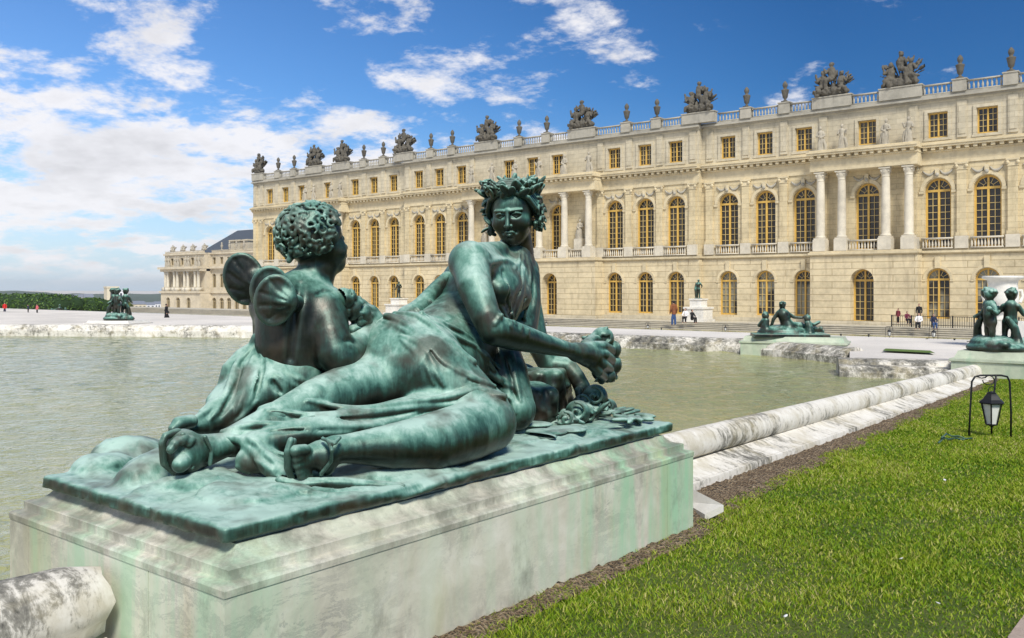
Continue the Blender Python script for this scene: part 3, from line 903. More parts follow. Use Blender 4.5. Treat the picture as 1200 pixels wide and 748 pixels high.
def arch_window(name, w, zb, zs, cols, rows, bar, arch=True, door=False, bars=False):
    """window wood: outer frame, mullion, transom and glazing bars; origin at the middle of the sill, z absolute"""
    m = MB(); r = w / 2; f = bar
    def bx(x0, x1, z0, z1, y0=0.0, y1=.12): m.box(x0, x1, y0, y1, z0, z1)
    if not bars: bx(-r, -r + f, zb, zs); bx(r - f, r, zb, zs); bx(-r + f, r - f, zb, zb + f * (2.2 if door else 1.2)); bx(-f * .55, f * .55, zb + f * 1.2, zs - f * .6, -.02, .10)
    if not bars: bx(-r + f, r - f, zs - f * .6, zs + f * .7, -.03, .11) if arch else bx(-r + f, r - f, zs - f, zs)
    t = .022 if w > 1.6 else .02
    for s in (-1, 1) if bars else ():
        xa, xb = s * f * .55, s * (r - f)
        for c in range(1, cols):
            x = xa + (xb - xa) * c / cols; bx(x - t, x + t, zb + f * 1.2, zs - f * .6, .03, .08)
        for k in range(1, rows):
            z = zb + f * 1.2 + (zs - f * 1.8 - zb) * k / rows; bx(min(xa, xb), max(xa, xb), z - t, z + t, .035, .075)
    if arch and not bars:
        o = arch_pts(0, w, zs); n = arch_pts(0, w - 2 * f, zs)
        for k in range(ARC):
            (a, b), (c, d), (e, g), (h, i) = o[k], o[k + 1], n[k + 1], n[k]
            m.add([(a, 0, b), (c, 0, d), (e, 0, g), (h, 0, i), (a, .12, b), (c, .12, d), (e, .12, g), (h, .12, i)], [(3, 2, 1, 0), (0, 1, 5, 4), (2, 3, 7, 6)])
        bx(-f * .5, f * .5, zs + f * .7, zs + r - f * .6, -.01, .10)
    if arch and bars:
        for a in (35, 65, 115, 145):
            ca, sa = math.cos(math.radians(a)), math.sin(math.radians(a)); R_ = r - f
            p = np.array([ca * R_ * .48, .05, zs + sa * R_ * .48]); q = np.array([ca * R_, .05, zs + sa * R_]); nn = np.array([-sa, 0, ca]) * t
            m.add([p - nn, q - nn, q + nn, p + nn], [(0, 1, 2, 3)])
        h = arch_pts(0, (w - 2 * f) * .5, zs)
        for k in range(ARC):
            (a, b), (c, d) = h[k], h[k + 1]; s = (1 - .1)
            m.add([(a, .05, b), (c, .05, d), (c * s, .05, zs + (d - zs) * s), (a * s, .05, zs + (b - zs) * s)], [(3, 2, 1, 0)])
    return m.mesh(name)
def pane_mesh(name, w, zb, zs, arch):
    pts = [(-w / 2, zb)] + (arch_pts(0, w, zs) if arch else [(-w / 2, zs), (w / 2, zs)]) + [(w / 2, zb)]
    return np_mesh(name, [(x, .13, z) for x, z in pts], [tuple(range(len(pts)))[::-1]], False)
def baluster_panel(mb, x0, x1, y, z0, z1, pitch=.27, r=.075):
    n = max(2, int((x1 - x0) / pitch)); h = z1 - z0
    mb.box(x0, x1, y - .14, y + .14, z1 - .13, z1); mb.box(x0, x1, y - .14, y + .14, z0, z0 + .10)
    for i in range(n):
        x = x0 + (i + .5) * (x1 - x0) / n
        mb.lathe((x, y, z0 + .10), [(r * .7, 0), (r * .6, .05 * h), (r * 1.15, .25 * h), (r * .9, .42 * h), (r * .5, .62 * h), (r * .75, h - .235)], 7, False)
def build_palace():
    R = empty('palace', (PCX, PY, -1.5), 0, 'long golden limestone palace with arched windows and a balustrade of urns and trophies', 'palace')
    def part(mb, name, mat, smooth=False, parent=R): return mb.build(name, mat, parent, smooth, local=False)
    def X(s): return PCX + s
    YC = 79.3                                    # central body stands slightly forward
    A3 = [10.7, 14.35, 17.85]; B3 = [23.1, 26.8, 30.5]; C3 = [41.8, 45.5, 49.2]
    main = [(s, YC) for s in A3] + [(-s, YC) for s in A3] + [(q * s, PY) for s in B3 + C3 for q in (1, -1)]
    G = dict(w=1.84, zb=-.86, zs=2.40); Fw = dict(w=2.05, zb=5.0, zs=9.78); At = dict(w=1.52, zb=14.15, zs=16.25)
    gw, fw_, aw = MB(), MB(), MB()
    def zone(x0, x1, y, ss, ret):
        wall(gw, X(x0), X(x1), -1.5, 4.55, y, [(X(s), G['w'], G['zb'], G['zs'], True) for s in ss], .5, ret)
        wall(fw_, X(x0), X(x1), 4.9, 12.0, y, [(X(s), Fw['w'], Fw['zb'], Fw['zs'], True) for s in ss], .5, ret)
        wall(aw, X(x0), X(x1), 13.8, 17.3, y, [(X(s), At['w'], At['zb'], At['zs'], False) for s in ss], .35, ret)
    zone(-20.4, -9.3, YC, [-s for s in A3], PY + .6); zone(9.3, 20.4, YC, A3, PY + .6)
    for q in (1, -1):
        zone(*sorted((q * 20.4, q * 31.6)), PY, [q * s for s in B3], PY + 12 if False else None)
        zone(*sorted((q * 40.6, q * 53.3)), PY, [q * s for s in C3], None)
    # projecting bays: rusticated block below, columns above
    bays = [(0.0, 9.3, YC, 1.5, [-3.4, 0, 3.4], [-8.2, -5.1, -1.7, 1.7, 5.1, 8.2]), (36.1, 4.5, PY, 1.4, [0], [-3.7, -1.85, 1.85, 3.7]), (-36.1, 4.5, PY, 1.4, [0], [-3.7, -1.85, 1.85, 3.7])]
    for c, hw, y, pr, ws, cs in bays:
        hw2 = hw if c else hw
        wall(gw, X(c - hw), X(c + hw), -1.5, 4.55, y - pr, [(X(c + s), 1.95, -1.4, 2.35, True) for s in ws], 1.0, y + .3)
        wall(fw_, X(c - hw), X(c + hw), 4.9, 12.0, y, [(X(c + s), Fw['w'], Fw['zb'], Fw['zs'], True) for s in ws], .5, None)
        wall(aw, X(c - hw), X(c + hw), 13.8, 17.3, y, [(X(c + s), At['w'], At['zb'], At['zs'], False) for s in ws], .35, None)
    # end walls, back and roof
    for q in (-1, 1):
        x = X(q * 53.3); sgn = [(x, PY, 0), (x, PY + 16, 0)]
        for mb, z0, z1 in ((gw, -1.5, 4.55), (fw_, 4.9, 12.0), (aw, 13.8, 17.3)):
            a, b = (sgn if q > 0 else sgn[::-1]); mb.add([(a[0], a[1], z0), (b[0], b[1], z0), (b[0], b[1], z1), (a[0], a[1], z1)], [(0, 1, 2, 3)])
    part(gw, 'ground_floor_wall', M['rustic']); part(fw_, 'first_floor_wall', M['gold_stone']); part(aw, 'attic_wall', M['attic_stone'])
    bk = MB(); bk.box(X(-53.2), X(53.2), PY + 15.8, PY + 16, -1.5, 17.3); bk.box(X(-53.2), X(53.2), PY + .9, PY + 15.8, 17.20, 17.28)
    bk.box(X(-53.2), X(53.2), PY + 3.0, PY + 3.2, -1.5, 17.19)
    part(bk, 'flat_roof', M['slate'])
    # mouldings that follow every break of the front
    segs = [(-53.3, -40.6, PY), (-31.6, -20.4, PY), (-20.4, -9.3, YC), (9.3, 20.4, YC), (20.4, 31.6, PY), (40.6, 53.3, PY)]
    fronts = segs + [(c - hw, c + hw, y - pr) for c, hw, y, pr, ws, cs in bays]
    st, en, tc = MB(), MB(), MB(); pl = MB()
    for a, b, y in fronts:
        e = .0 if y == PY else .12
        bay = y < YC - .5
        y_in = PY + .35 if y == YC else (YC + .25 if bay else PY + .25)
        if bay and abs(a) > 20: y_in = PY + .25
        st.box(X(a) - e, X(b) + e, y - .22, y_in, 4.62, 4.80); st.box(X(a) - e * .5, X(b) + e * .5, y - .12, y_in, 4.55, 4.62); st.box(X(a) - e * .3, X(b) + e * .3, y - .06, y_in, 4.80, 4.93)
        # architrave, frieze, cornice with dentils
        en.box(X(a) - .004, X(b) + .004, y - .10, y_in, 11.95, 12.25); en.box(X(a) - .004, X(b) + .004, y - .04, y_in, 12.25, 12.95); en.box(X(a) - e * .3, X(b) + e * .3, y - .20, y_in, 12.95, 13.08)
        en.box(X(a) - e, X(b) + e, y - .62, y_in, 13.32, 13.50); en.box(X(a) - e, X(b) + e, y - .70, y_in, 13.50, 13.62); en.box(X(a), X(b), y - .30, y_in, 13.62, 13.80)
        en.box(X(a) - .003, X(b) + .003, y - .03, y_in, 13.081, 13.319)
        n = int((b - a) / .62)
        for i in range(n):
            xm = X(a + (i + .5) * (b - a) / n); en.box(xm - .15, xm + .15, y - .52, y - .031, 13.09, 13.315)
        if bay:
            en.box(X(a), X(b), y + .05, y_in, 11.90, 11.945)      # soffit over the columns
            pl.box(X(a) - .08, X(b) + .08, y - .10, y_in, -1.52, -1.15)
        else:
            pl.box(X(a), X(b), y - .10, y + .15, -1.52, -1.05)
    for a, b, y in [(-53.3, -20.4, PY), (-20.4, 20.4, YC), (20.4, 53.3, PY)]:
        e = .0 if y == PY else .12
        tc.box(X(a) - e, X(b) + e, y - .12, PY + 1, 17.22, 17.34); tc.box(X(a) - e, X(b) + e, y - .42, PY + 1, 17.34, 17.50); tc.box(X(a), X(b), y - .20, PY + 1, 17.50, 17.72)
    part(st, 'string_course', M['trim']); part(en, 'cornice', M['trim']); part(tc, 'attic_cornice', M['roof_trim']); part(pl, 'plinth', M['attic_stone'])
    # pilasters: each a part with its capital and base
    w = .36
    ps = MB(); ps.box(-w, w, -.22, .02, 6.25, 11.35); ps.box(-w - .08, w + .08, -.28, .02, 5.95, 6.25); ps = ps.mesh('pilaster'); ps.materials.append(M['gold_stone'])
    at = MB(); at.box(-w, w, -.12, .02, 14.0, 17.0); at.box(-w + .10, w - .10, -.16, -.12, 14.25, 16.75); at = at.mesh('attic_strip'); at.materials.append(M['attic_stone'])
    cap = MB(); cap.box(-w - .05, w + .05, -.27, .02, 11.35, 11.42); cap.box(-w - .12, w + .12, -.36, .02, 11.80, 11.94)
    for q in (-1, 1): cap.lathe((q * w, -.26, 11.45), [(.05, 0), (.13, .10), (.15, .2), (.10, .33)], 8, False)
    cap.box(-w, w, -.26, .02, 11.421, 11.799); cap = cap.mesh('capital'); cap.materials.append(M['trim'])
    low = MB(); low.box(-w - .14, w + .14, -.30, .02, 4.94, 5.949); low = low.mesh('base'); low.materials.append(M['white_stone'])
    for q in (1, -1):
        for s, y in [(s, YC) for s in (9.0, 12.52, 16.1, 19.75)] + [(s, PY) for s in (21.2, 24.95, 28.65, 32.3, 39.9, 43.65, 47.35, 51.1, 52.65)]:
            p = link('pilaster', ps, None, R); p.location = (q * s, y - PY, 1.5)
            link('capital', cap, None, p); link('base', low, None, p)
            a = link('attic_strip', at, None, R); a.location = (q * s, y - PY, 1.5)
    # window dressings: archivolts, imposts, keystones, festoons; attic surrounds (wall face at y = 0)
    def archivolt(mb, r0, r1, zs, t):
        for k in range(ARC):
            a, b = PI * k / ARC, PI * (k + 1) / ARC
            P = lambda r, u, yy: (-r * math.cos(u), yy, zs + r * math.sin(u))
            mb.add([P(r0, a, -t), P(r0, b, -t), P(r1, b, -t), P(r1, a, -t), P(r0, a, .01), P(r0, b, .01), P(r1, b, .01), P(r1, a, .01)], [(0, 1, 2, 3), (1, 0, 4, 5), (3, 2, 6, 7)])
    sf = MB(); fs = Fw['zs']; archivolt(sf, Fw['w'] / 2 + .06, Fw['w'] / 2 + .34, fs, .09)
    for q in (-1, 1):
        xa, xb = sorted((q * (Fw['w'] / 2 + .02), q * (Fw['w'] / 2 + .42))); sf.box(xa, xb, -.12, .01, fs - .22, fs - .02)
    sf.box(-.16, .16, -.26, .01, fs + Fw['w'] / 2 + .02, 11.6); sf = sf.mesh('surround')
    sg = MB(); gs = G['zs']; archivolt(sg, G['w'] / 2 + .04, G['w'] / 2 + .26, gs, .06); sg.box(-.20, .20, -.18, .01, gs + G['w'] / 2 + .03, 4.3)
    for q in (-1, 1):
        xa, xb = sorted((q * (G['w'] / 2 + .02), q * (G['w'] / 2 + .30))); sg.box(xa, xb, -.07, .01, gs - .16, gs - .02)
    sg = sg.mesh('surround')
    sa = MB(); wa, zb, zt = At['w'] / 2, At['zb'], At['zs']
    for (a, b, c_, d) in ((-wa - .26, -wa - .02, zb - .05, zt + .02), (wa + .02, wa + .26, zb - .05, zt + .02), (-wa - .26, wa + .26, zt + .022, zt + .26), (-wa - .34, wa + .34, zb - .24, zb - .052)):
        sa.box(a, b, -.10, .01, c_, d)
    sa = sa.mesh('surround')
    rel = MB(); rel.lathe((0, -.24, 11.05), [(.04, -.16), (.14, -.10), (.17, 0), (.14, .12), (.05, .2)], 8)
    for q in (-1, 1):
        rel.tube([(q * (.2 + .95 * t), -.06, 11.45 - .42 * math.sin(PI * t) ** .8 * (1 - .3 * t)) for t in np.linspace(0, 1, 9)], [.06, .08, .10, .13, .14, .13, .10, .08, .05], 6)
    rel = rel.mesh('festoon', True)
    for me_, mt_ in ((sf, 'trim'), (sg, 'trim'), (sa, 'attic_stone'), (rel, 'roof_trim')): me_.materials.append(M[mt_])
    # windows
    mw = {'g': (arch_window('window', 1.84, -.86, 2.4, 2, 5, .13), pane_mesh('pane', 1.84, -.86, 2.4, True)), 'f': (arch_window('window', 2.05, 5.0, 9.78, 2, 8, .15), pane_mesh('pane', 2.05, 5.0, 9.78, True)),
          'a': (arch_window('window', 1.52, 14.15, 16.25, 2, 4, .11, False), pane_mesh('pane', 1.52, 14.15, 16.25, False)), 'd': (arch_window('window', 1.95, -1.4, 2.35, 2, 6, .14, True, True), pane_mesh('pane', 1.95, -1.4, 2.35, True))}
    pc = mw['g'][1].copy(); pc.materials.append(M['glass_curtain'])
    bars = {'g': arch_window('glazing_bars', 1.84, -.86, 2.4, 2, 5, .13, True, False, True), 'f': arch_window('glazing_bars', 2.05, 5.0, 9.78, 2, 8, .15, True, False, True), 'a': arch_window('glazing_bars', 1.52, 14.15, 16.25, 2, 4, .11, False, False, True), 'd': arch_window('glazing_bars', 1.95, -1.4, 2.35, 2, 6, .14, True, True, True)}
    for k in bars: bars[k].materials.append(M['bar_wood'])
    for k in mw: mw[k][0].materials.append(M['gild']); mw[k][1].materials.append(M['glass'])
    def window(kind, x, y, pane=None):
        o = link('window', mw[kind][0], None, R); link('glazing_bars', bars[kind], None, o); o.location = (x - PCX, y - PY, 1.5)
        p = link('pane', pane or mw[kind][1], None, o)
        for me_ in {'g': (sg,), 'f': (sf, rel), 'a': (sa,), 'd': ()}[kind]:
            c = link(me_.name, me_, None, o); c.location = (0, -{'g': .38, 'f': .40, 'a': .25}[kind], 0)
    for s, y in main:
        window('g', X(s), y + .38, pc if abs(s) > 22 else None); window('f', X(s), y + .40); window('a', X(s), y + .25)
    for c, hw, y, pr, ws, cs in bays:
        for s in ws: window('d', X(c + s), y - pr + .92); window('f', X(c + s), y + .40); window('a', X(c + s), y + .25)
    # balconets under the first floor windows
    for s, y in main:
        b = MB(); baluster_panel(b, X(s) - 1.22, X(s) + 1.22, y - .16, 4.94, 5.86, .24, .075); part(b, 'balconet', M['white_stone'], True)
    for c, hw, y, pr, ws, cs in bays:
        edges = [-hw + .2] + cs + [hw - .2]
        b = MB(); yc = y - pr + .42
        for a, d in zip(cs[:-1], cs[1:]):
            if d - a > 1.95: baluster_panel(b, X(c + a) + .56, X(c + d) - .56, yc, 4.94, 5.86, .24, .075)
        part(b, 'balconet', M['white_stone'], True)
        for s in cs:
            m = MB(); x = X(c + s)
            m.box(x - .54, x + .54, yc - .5, yc + .5, 4.94, 5.95); m.box(x - .48, x + .48, yc - .46, yc + .46, 5.951, 6.09)
            m.lathe((x, yc, 6.09), [(.44, 0), (.46, .08), (.40, .16), (.365, .24), (.37, 2.0), (.325, 5.02), (.36, 5.06), (.33, 5.12), (.36, 5.30), (.44, 5.42), (.42, 5.60), (.46, 5.70)], 20)
            for k in range(4):
                a = PI / 4 + PI / 2 * k; m.lathe((x + .40 * math.cos(a), yc + .40 * math.sin(a), 11.50), [(.03, 0), (.11, .06), (.12, .16), (.05, .26)], 7)
            m.box(x - .47, x + .47, yc - .47, yc + .47, 11.791, 11.899)
            o = part(m, 'column', M['white_stone']); autosmooth(o.data, 40)
    return R, X, YC, PY, bays, part
PAL = build_palace()
# ================================================================== the reclining group in front
SLAB_Z = 0.72
def reclining_group():
    root = empty('bronze_sculpture', (-3.72, 3.6, 0.64), 0,
                 'large green bronze group of a reclining nymph and winged child on the nearest marble pedestal', 'sculpture')
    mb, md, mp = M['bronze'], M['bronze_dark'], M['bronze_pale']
    def put(name, me, mat): return link(name, me, mat, root, local=False)

    # ---------------- nymph, body
    B = Field((-4.55, 2.05, 0.66), (-2.85, 5.75, 2.10), 0.0080)
    pel = J(508, 430, -3.78, 60); wai = J(549, 380, -3.88, 48); rib = J(564, 345, -3.92, 51); top = J(592, 330, -3.96, 30)
    B.chain([pel, wai, rib, top], 0.06)
    rsh = J(550, 308, -3.72, 24); lsh = J(612, 316, -4.12, 21); nek = J(604, 292, -4.08, 18)
    B.cone(J(586, 338, -3.93, 1)[0], rsh[0], top[1] * .85, rsh[1], 0.06)
    B.cone(top[0], lsh[0], top[1] * .8, lsh[1] * .8, 0.06)
    B.cone(J(600, 291, -4.12, 1)[0], J(560, 299, -3.82, 1)[0], nek[1] * .50, rsh[1] * .64, 0.05); B.cone(nek[0], lsh[0], nek[1] * .7, lsh[1] * .5, 0.06)
    B.cone(*[v for q in (J(600, 316, -3.99, 23), J(605, 284, -4.10, 20)) for v in [q[0]]], 24 * .0058, 20 * .0058, 0.04)
    br = J(583, 340, -3.66, 16); B.ball(br[0], br[1], 0.05)
    bl = J(607, 348, -3.78, 16); B.ball(bl[0], bl[1], 0.05)
    # right arm, reaching across to the roses
    arm = JS((551, 307, -3.70, 23.5), (556, 335, -3.58, 20.5), (569, 370, -3.46, 17.5), (579, 387, -3.42, 18.5),
             (603, 394, -3.40, 17), (636, 403, -3.39, 12.5), (666, 410, -3.38, 8.8), (676, 413, -3.38, 10))
    B.chain(arm, 0.035)
    B.chain(JS((676, 413, -3.38, 11), (690, 416, -3.39, 15), (697, 420, -3.40, 14)), 0.025)
    for kx in ([(694, 407, -3.37, 7.5), (707, 406, -3.36, 6.5), (716, 411, -3.42, 6), (715, 418, -3.47, 5.5)],
               [(696, 414, -3.36, 7), (708, 416, -3.34, 6.5), (716, 422, -3.40, 6), (714, 428, -3.45, 5.5)],
               [(696, 421, -3.36, 7), (706, 427, -3.34, 6.5), (714, 433, -3.40, 5.8), (711, 438, -3.45, 5.2)],
               [(693, 427, -3.37, 6.5), (701, 436, -3.35, 5.8), (708, 442, -3.40, 5.2), (705, 446, -3.45, 4.8)],
               [(686, 405, -3.42, 7), (694, 398, -3.46, 6), (704, 398, -3.48, 5)]):
        B.chain(JS(*kx), 0.012)
    # left arm, propped behind on the rock
    B.chain(JS((613, 318, -4.14, 19), (617, 350, -4.14, 16), (628, 398, -4.04, 14), (644, 428, -3.94, 13),
               (664, 430, -3.84, 12), (676, 442, -3.76, 9.5), (682, 454, -3.72, 10)), 0.03)
    for kx in ([(680, 455, -3.70, 5), (688, 468, -3.68, 4.5), (686, 478, -3.68, 4)],
               [(684, 454, -3.74, 5), (694, 464, -3.72, 4.5), (697, 474, -3.72, 4)],
               [(678, 458, -3.67, 5), (680, 470, -3.65, 4.5), (678, 478, -3.65, 4)]):
        B.chain(JS(*kx), 0.012)
    # near leg: thigh, knee, shank, foot
    knee = J(571, 497, -3.16, 34)
    B.cone(*(lambda a, b: (a[0], b[0], a[1], b[1]))(J(500, 440, -3.52, 50), J(566, 492, -3.17, 34)), 0.05)
    B.chain([knee, J(545, 507, -3.13, 35), J(505, 519, -3.10, 34), J(462, 523, -3.12, 27), J(420, 525, -3.18, 19),
             J(393, 527, -3.22, 15.5)], 0.04)
    B.chain(JS((393, 527, -3.22, 15), (375, 531, -3.25, 15), (362, 537, -3.27, 14.5), (352, 541, -3.28, 13.5)), 0.025)
    B.ell(J(382, 540, -3.22, 1)[0], (0.05, 0.05, 0.07), None, 0.03)
    for i, (ty, tx, r) in enumerate(((528, 349, 7.5), (537, 350, 5.5), (545, 351, 5), (552, 353, 4.5), (558, 355, 4.2))):
        B.chain(JS((tx + 8, ty, -3.25, r), (tx - 3, ty + 1, -3.24, r)), 0.010)
    # far leg, foot turned up towards us
    B.chain(JS((475, 425, -3.72, 52), (430, 452, -3.68, 34), (370, 470, -3.66, 26), (310, 500, -3.68, 19), (262, 522, -3.72, 15),
               (240, 528, -3.74, 19), (222, 531, -3.74, 22)), 0.04)
    B.ell(J(214, 531, -3.74, 1)[0], (0.10, 0.085, 0.11), None, 0.03)
    for (tx, ty, r) in ((208, 517, 5.2), (216, 514, 5.2), (224, 516, 5), (203, 524, 5), (214, 542, 9)):
        B.ball(J(tx, ty, -3.66, 1)[0], r * .0043, 0.008)
        B.ball(J(tx - 3, ty + 3, -3.65, 1)[0], r * .0040, 0.008)
    # modelling strokes: muscle and creases
    B.stroke([(590, 318), (594, 340), (598, 362)], 0.012, k=0.03, op='cut')
    B.stroke([(574, 309), (590, 305), (604, 312)], 0.016, k=0.03, sink=0.5)
    B.stroke([(612, 306), (606, 310), (603, 316)], 0.012, k=0.02, sink=0.5)
    # gown over her left breast and side, hanging from the left shoulder
    B.chain(JS((612, 300, -4.05, 12), (616, 325, -3.98, 17), (614, 355, -3.93, 20), (606, 385, -3.92, 24)), 0.05)
    for s, r in (([(609, 293), (607, 318), (601, 342), (590, 366), (580, 380)], 0.013), ([(613, 296), (614, 325), (609, 352), (598, 382)], 0.011),
                 ([(617, 300), (621, 330), (618, 358), (610, 388)], 0.012), ([(622, 306), (627, 335), (625, 365), (618, 392)], 0.016),
                 ([(594, 350), (598, 362), (604, 380)], 0.009), ([(586, 358), (594, 372), (600, 384)], 0.009), ([(611, 310), (612, 340), (604, 370)], .009)):
        B.stroke(s, r, k=0.02, sink=0.5)
    for s, r in (([(611, 300), (611, 328), (605, 352), (594, 374)], 0.007), ([(619, 310), (622, 340), (616, 372)], 0.008), ([(615, 305), (617, 335), (611, 365)], .006)):
        B.stroke(s, r, k=0.012, op='cut', sink=0.0)
    B.floor(0.69)
    put('nymph_body', B.mesh('nymph_body'), mb)

    # ---------------- nymph, head (own finer grid, set into the neck)
    hc = J(601, 250, -3.97, 1)[0]; hs = 76 * depth_of(hc) / FPX          # chin to crown
    tocam = -ray(601, 252) + np.array([0, 0, 0.0])
    R = frame(tocam + RGT * -0.22 + np.array([0, 0, -0.14]), roll=-0.05)
    H = Field((-0.42, -0.50, -0.68), (0.42, 0.62, 0.62), 0.0085)          # unit: head height; x her left->, y forward, z up
    H.ell((0, -0.07, 0.13), (0.325, 0.40, 0.37), None, 0.05)
    H.ell((0, 0.10, -0.10), (0.258, 0.29, 0.37), None, 0.08)
    H.ell((0, 0.20, -0.345), (0.135, 0.13, 0.125), None, 0.10)            # chin
    H.cone((0, 0.16, -0.36), (0.175, -0.02, -0.18), 0.08, 0.08, 0.08); H.cone((0, 0.16, -0.36), (-0.175, -0.02, -0.18), 0.08, 0.08, 0.08)
    H.cone((0, -0.10, -0.10), (0, -0.20, -0.66), 0.20, 0.215, 0.08)       # neck
    for sx in (-1, 1):
        H.ell((sx * 0.17, 0.215, -0.125), (0.095, 0.09, 0.10), None, 0.09)         # cheek
        H.ell((sx * 0.118, 0.385, 0.030), (0.090, 0.085, 0.058), None, 0.05, 'cut')   # eye socket
        H.cone((sx * 0.045, 0.372, 0.078), (sx * 0.20, 0.290, 0.080), 0.020, 0.015, 0.035)    # brow ridge
        H.ball((sx * 0.118, 0.285, 0.020), 0.060, 0.008)                            # eyeball
        H.chain([((sx * 0.060, 0.333, 0.022), 0.013), ((sx * 0.115, 0.352, 0.046), 0.015), ((sx * 0.178, 0.305, 0.022), 0.012)], 0.010)   # upper lid
        H.chain([((sx * 0.062, 0.330, 0.010), 0.009), ((sx * 0.118, 0.340, -0.018), 0.011), ((sx * 0.172, 0.302, 0.012), 0.009)], 0.010)
        H.ball((sx * 0.040, 0.405, -0.148), 0.024, 0.020)                           # nostril wing
        H.ball((sx * 0.024, 0.448, -0.176), 0.013, 0.006, 'cut')
        H.ball((sx * 0.100, 0.345, -0.250), 0.020, 0.03, 'cut')                     # mouth corner
    H.chain([((0, 0.352, 0.085), 0.032), ((0, 0.405, -0.03), 0.026), ((0, 0.450, -0.135), 0.034)], 0.03)   # nose
    H.chain([((-0.070, 0.352, -0.254), 0.010), ((-0.028, 0.398, -0.234), 0.019), ((0, 0.400, -0.238), 0.016), ((0.028, 0.398, -0.234), 0.019), ((0.070, 0.352, -0.254), 0.010)], 0.012)
    H.chain([((-0.060, 0.355, -0.266), 0.010), ((0, 0.388, -0.284), 0.025), ((0.060, 0.355, -0.266), 0.010)], 0.012)
    H.chain([((-0.078, 0.375, -0.262), 0.005), ((0, 0.430, -0.260), 0.007), ((0.078, 0.375, -0.262), 0.005)], 0.010, 'cut')
    H.ell((0, 0.395, -0.335), (0.09, 0.05, 0.022), None, 0.03, 'cut')
    H.chain([((0, 0.425, -0.178), 0.010), ((0, 0.415, -0.215), 0.012)], 0.012, 'cut')
    hx = lambda v: (v * np.array([1.06, 1, 1], np.float32) * np.float32(hs)) @ R.T.astype(np.float32) + hc.astype(np.float32)
    hm = H.mesh('nymph_head', hx)
    # hair: parted waves drawn back under the wreath, curls at the sides
    G = Field((-0.72, -0.78, -0.62), (0.72, 0.72, 0.92), 0.0105)
    G.ell((0, -0.10, 0.14), (0.345, 0.41, 0.37), None, 0.05)
    G.ell((0, 0.42, -0.05), (0.275, 0.34, 0.375), None, 0.04, 'cut')       # open at the face
    rng = np.random.default_rng(4)
    for sx in (-1, 1):
        for i in range(6):
            z0 = 0.365 + 0.030 * i; y0 = 0.25 - 0.055 * i
            G.chain([((sx * 0.015, y0, z0), 0.030), ((sx * 0.14, y0 + 0.005, z0 - 0.035), 0.046), ((sx * 0.27, y0 - 0.06, z0 - 0.13), 0.046),
                     ((sx * 0.345, y0 - 0.16, z0 - 0.30), 0.044), ((sx * 0.35, y0 - 0.27, z0 - 0.42), 0.038)], 0.012)
        for i in range(16):
            a = rng.uniform(0, 1); c = np.array([sx * (0.30 + 0.07 * rng.random()), 0.06 - 0.30 * rng.random(), 0.22 - 0.52 * a])
            r = 0.052 * rng.uniform(.8, 1.3); th = rng.uniform(0, 6)
            pts = [(c + np.array([sx * 0.02 * t, math.cos(th + t * 1.9) * r, math.sin(th + t * 1.9) * r]), 0.030 - 0.003 * t) for t in np.linspace(0, 4, 8)]
            G.chain(pts, 0.008)
    for i in range(60):
        u = rng.uniform(-0.9, 0.9); a = rng.uniform(PI * 0.95, PI * 2.05)
        c = np.array([0.36 * math.sqrt(1 - u * u) * math.cos(a), -0.10 + 0.42 * math.sqrt(1 - u * u) * math.sin(a), 0.16 + 0.39 * u])
        d = rng.standard_normal(3) * 0.07
        G.cone(c, c + d, 0.036, 0.026, 0.012)
    put('hair', G.mesh('hair', hx), mb)
    # wreath of leaves and roses
    W = Field((-0.80, -0.80, -0.48), (0.80, 0.72, 1.0), 0.0105)
    for i in range(46):
        a = 2 * PI * i / 46 + rng.uniform(-.06, .06)
        c = np.array([0.355 * math.cos(a), -0.11 + 0.43 * math.sin(a), 0.335 + 0.05 * math.sin(i * 2.4) - 0.10 * (math.sin(a) < -0.2)])
        out = np.array([math.cos(a), math.sin(a), 0]); up = np.array([0, 0, 1.0])
        tip = out * rng.uniform(0.1, 0.6) + up * rng.uniform(0.35, 1.1) + np.array([-math.sin(a), math.cos(a), 0]) * rng.uniform(-.8, .8)
        tip /= np.linalg.norm(tip); L_ = rng.uniform(0.085, 0.14)
        Rl = frame(tip, up=out + 1e-3)
        W.ell(c + tip * L_ * 0.7 + out * 0.02, (0.055, L_, 0.022), Rl, 0.010)
    for i in range(40):
        a = rng.uniform(0, 2 * PI); rr_ = rng.uniform(.22, .34); c = np.array([rr_ * math.cos(a), -0.10 + rr_ * 1.15 * math.sin(a), 0.40 + .05 * rng.random()])
        tip = np.array([math.cos(a) * .6, math.sin(a) * .6, rng.uniform(.3, 1)]) + rng.standard_normal(3) * .3; tip /= np.linalg.norm(tip); L_ = rng.uniform(.07, .11)
        W.ell(c + tip * L_ * .5, (.045, L_, .02), frame(tip, up=rng.standard_normal(3)), 0.010)
    for (a, z, r) in ((0.9, 0.40, .085), (2.2, 0.36, .08), (1.5, 0.42, .07), (0.25, 0.37, .09), (-0.15, 0.20, .09), (3.2, 0.38, .07), (0.5, 0.5, .075), (2.7, .47, .07)):
        c = np.array([0.375 * math.cos(a), -0.11 + 0.45 * math.sin(a), z])
        W.ball(c, r * .8, 0.01)
        for t in range(9):
            d = rng.standard_normal(3); d /= np.linalg.norm(d)
            W.ell(c + d * r * .75, (r * .42, r * .42, r * .24), None, 0.006)
    for i in range(16):     # leaves falling at her left temple
        c = np.array([0.35 + rng.uniform(-.03, .09), -0.06 + rng.uniform(-.15, .15), rng.uniform(-0.30, 0.30)])
        tip = rng.standard_normal(3) + np.array([0.9, 0.2, -0.5]); tip /= np.linalg.norm(tip)
        W.ell(c, (0.045, 0.085, 0.022), frame(tip), 0.010)
    put('leaf_wreath', W.mesh('leaf_wreath', hx), mb)

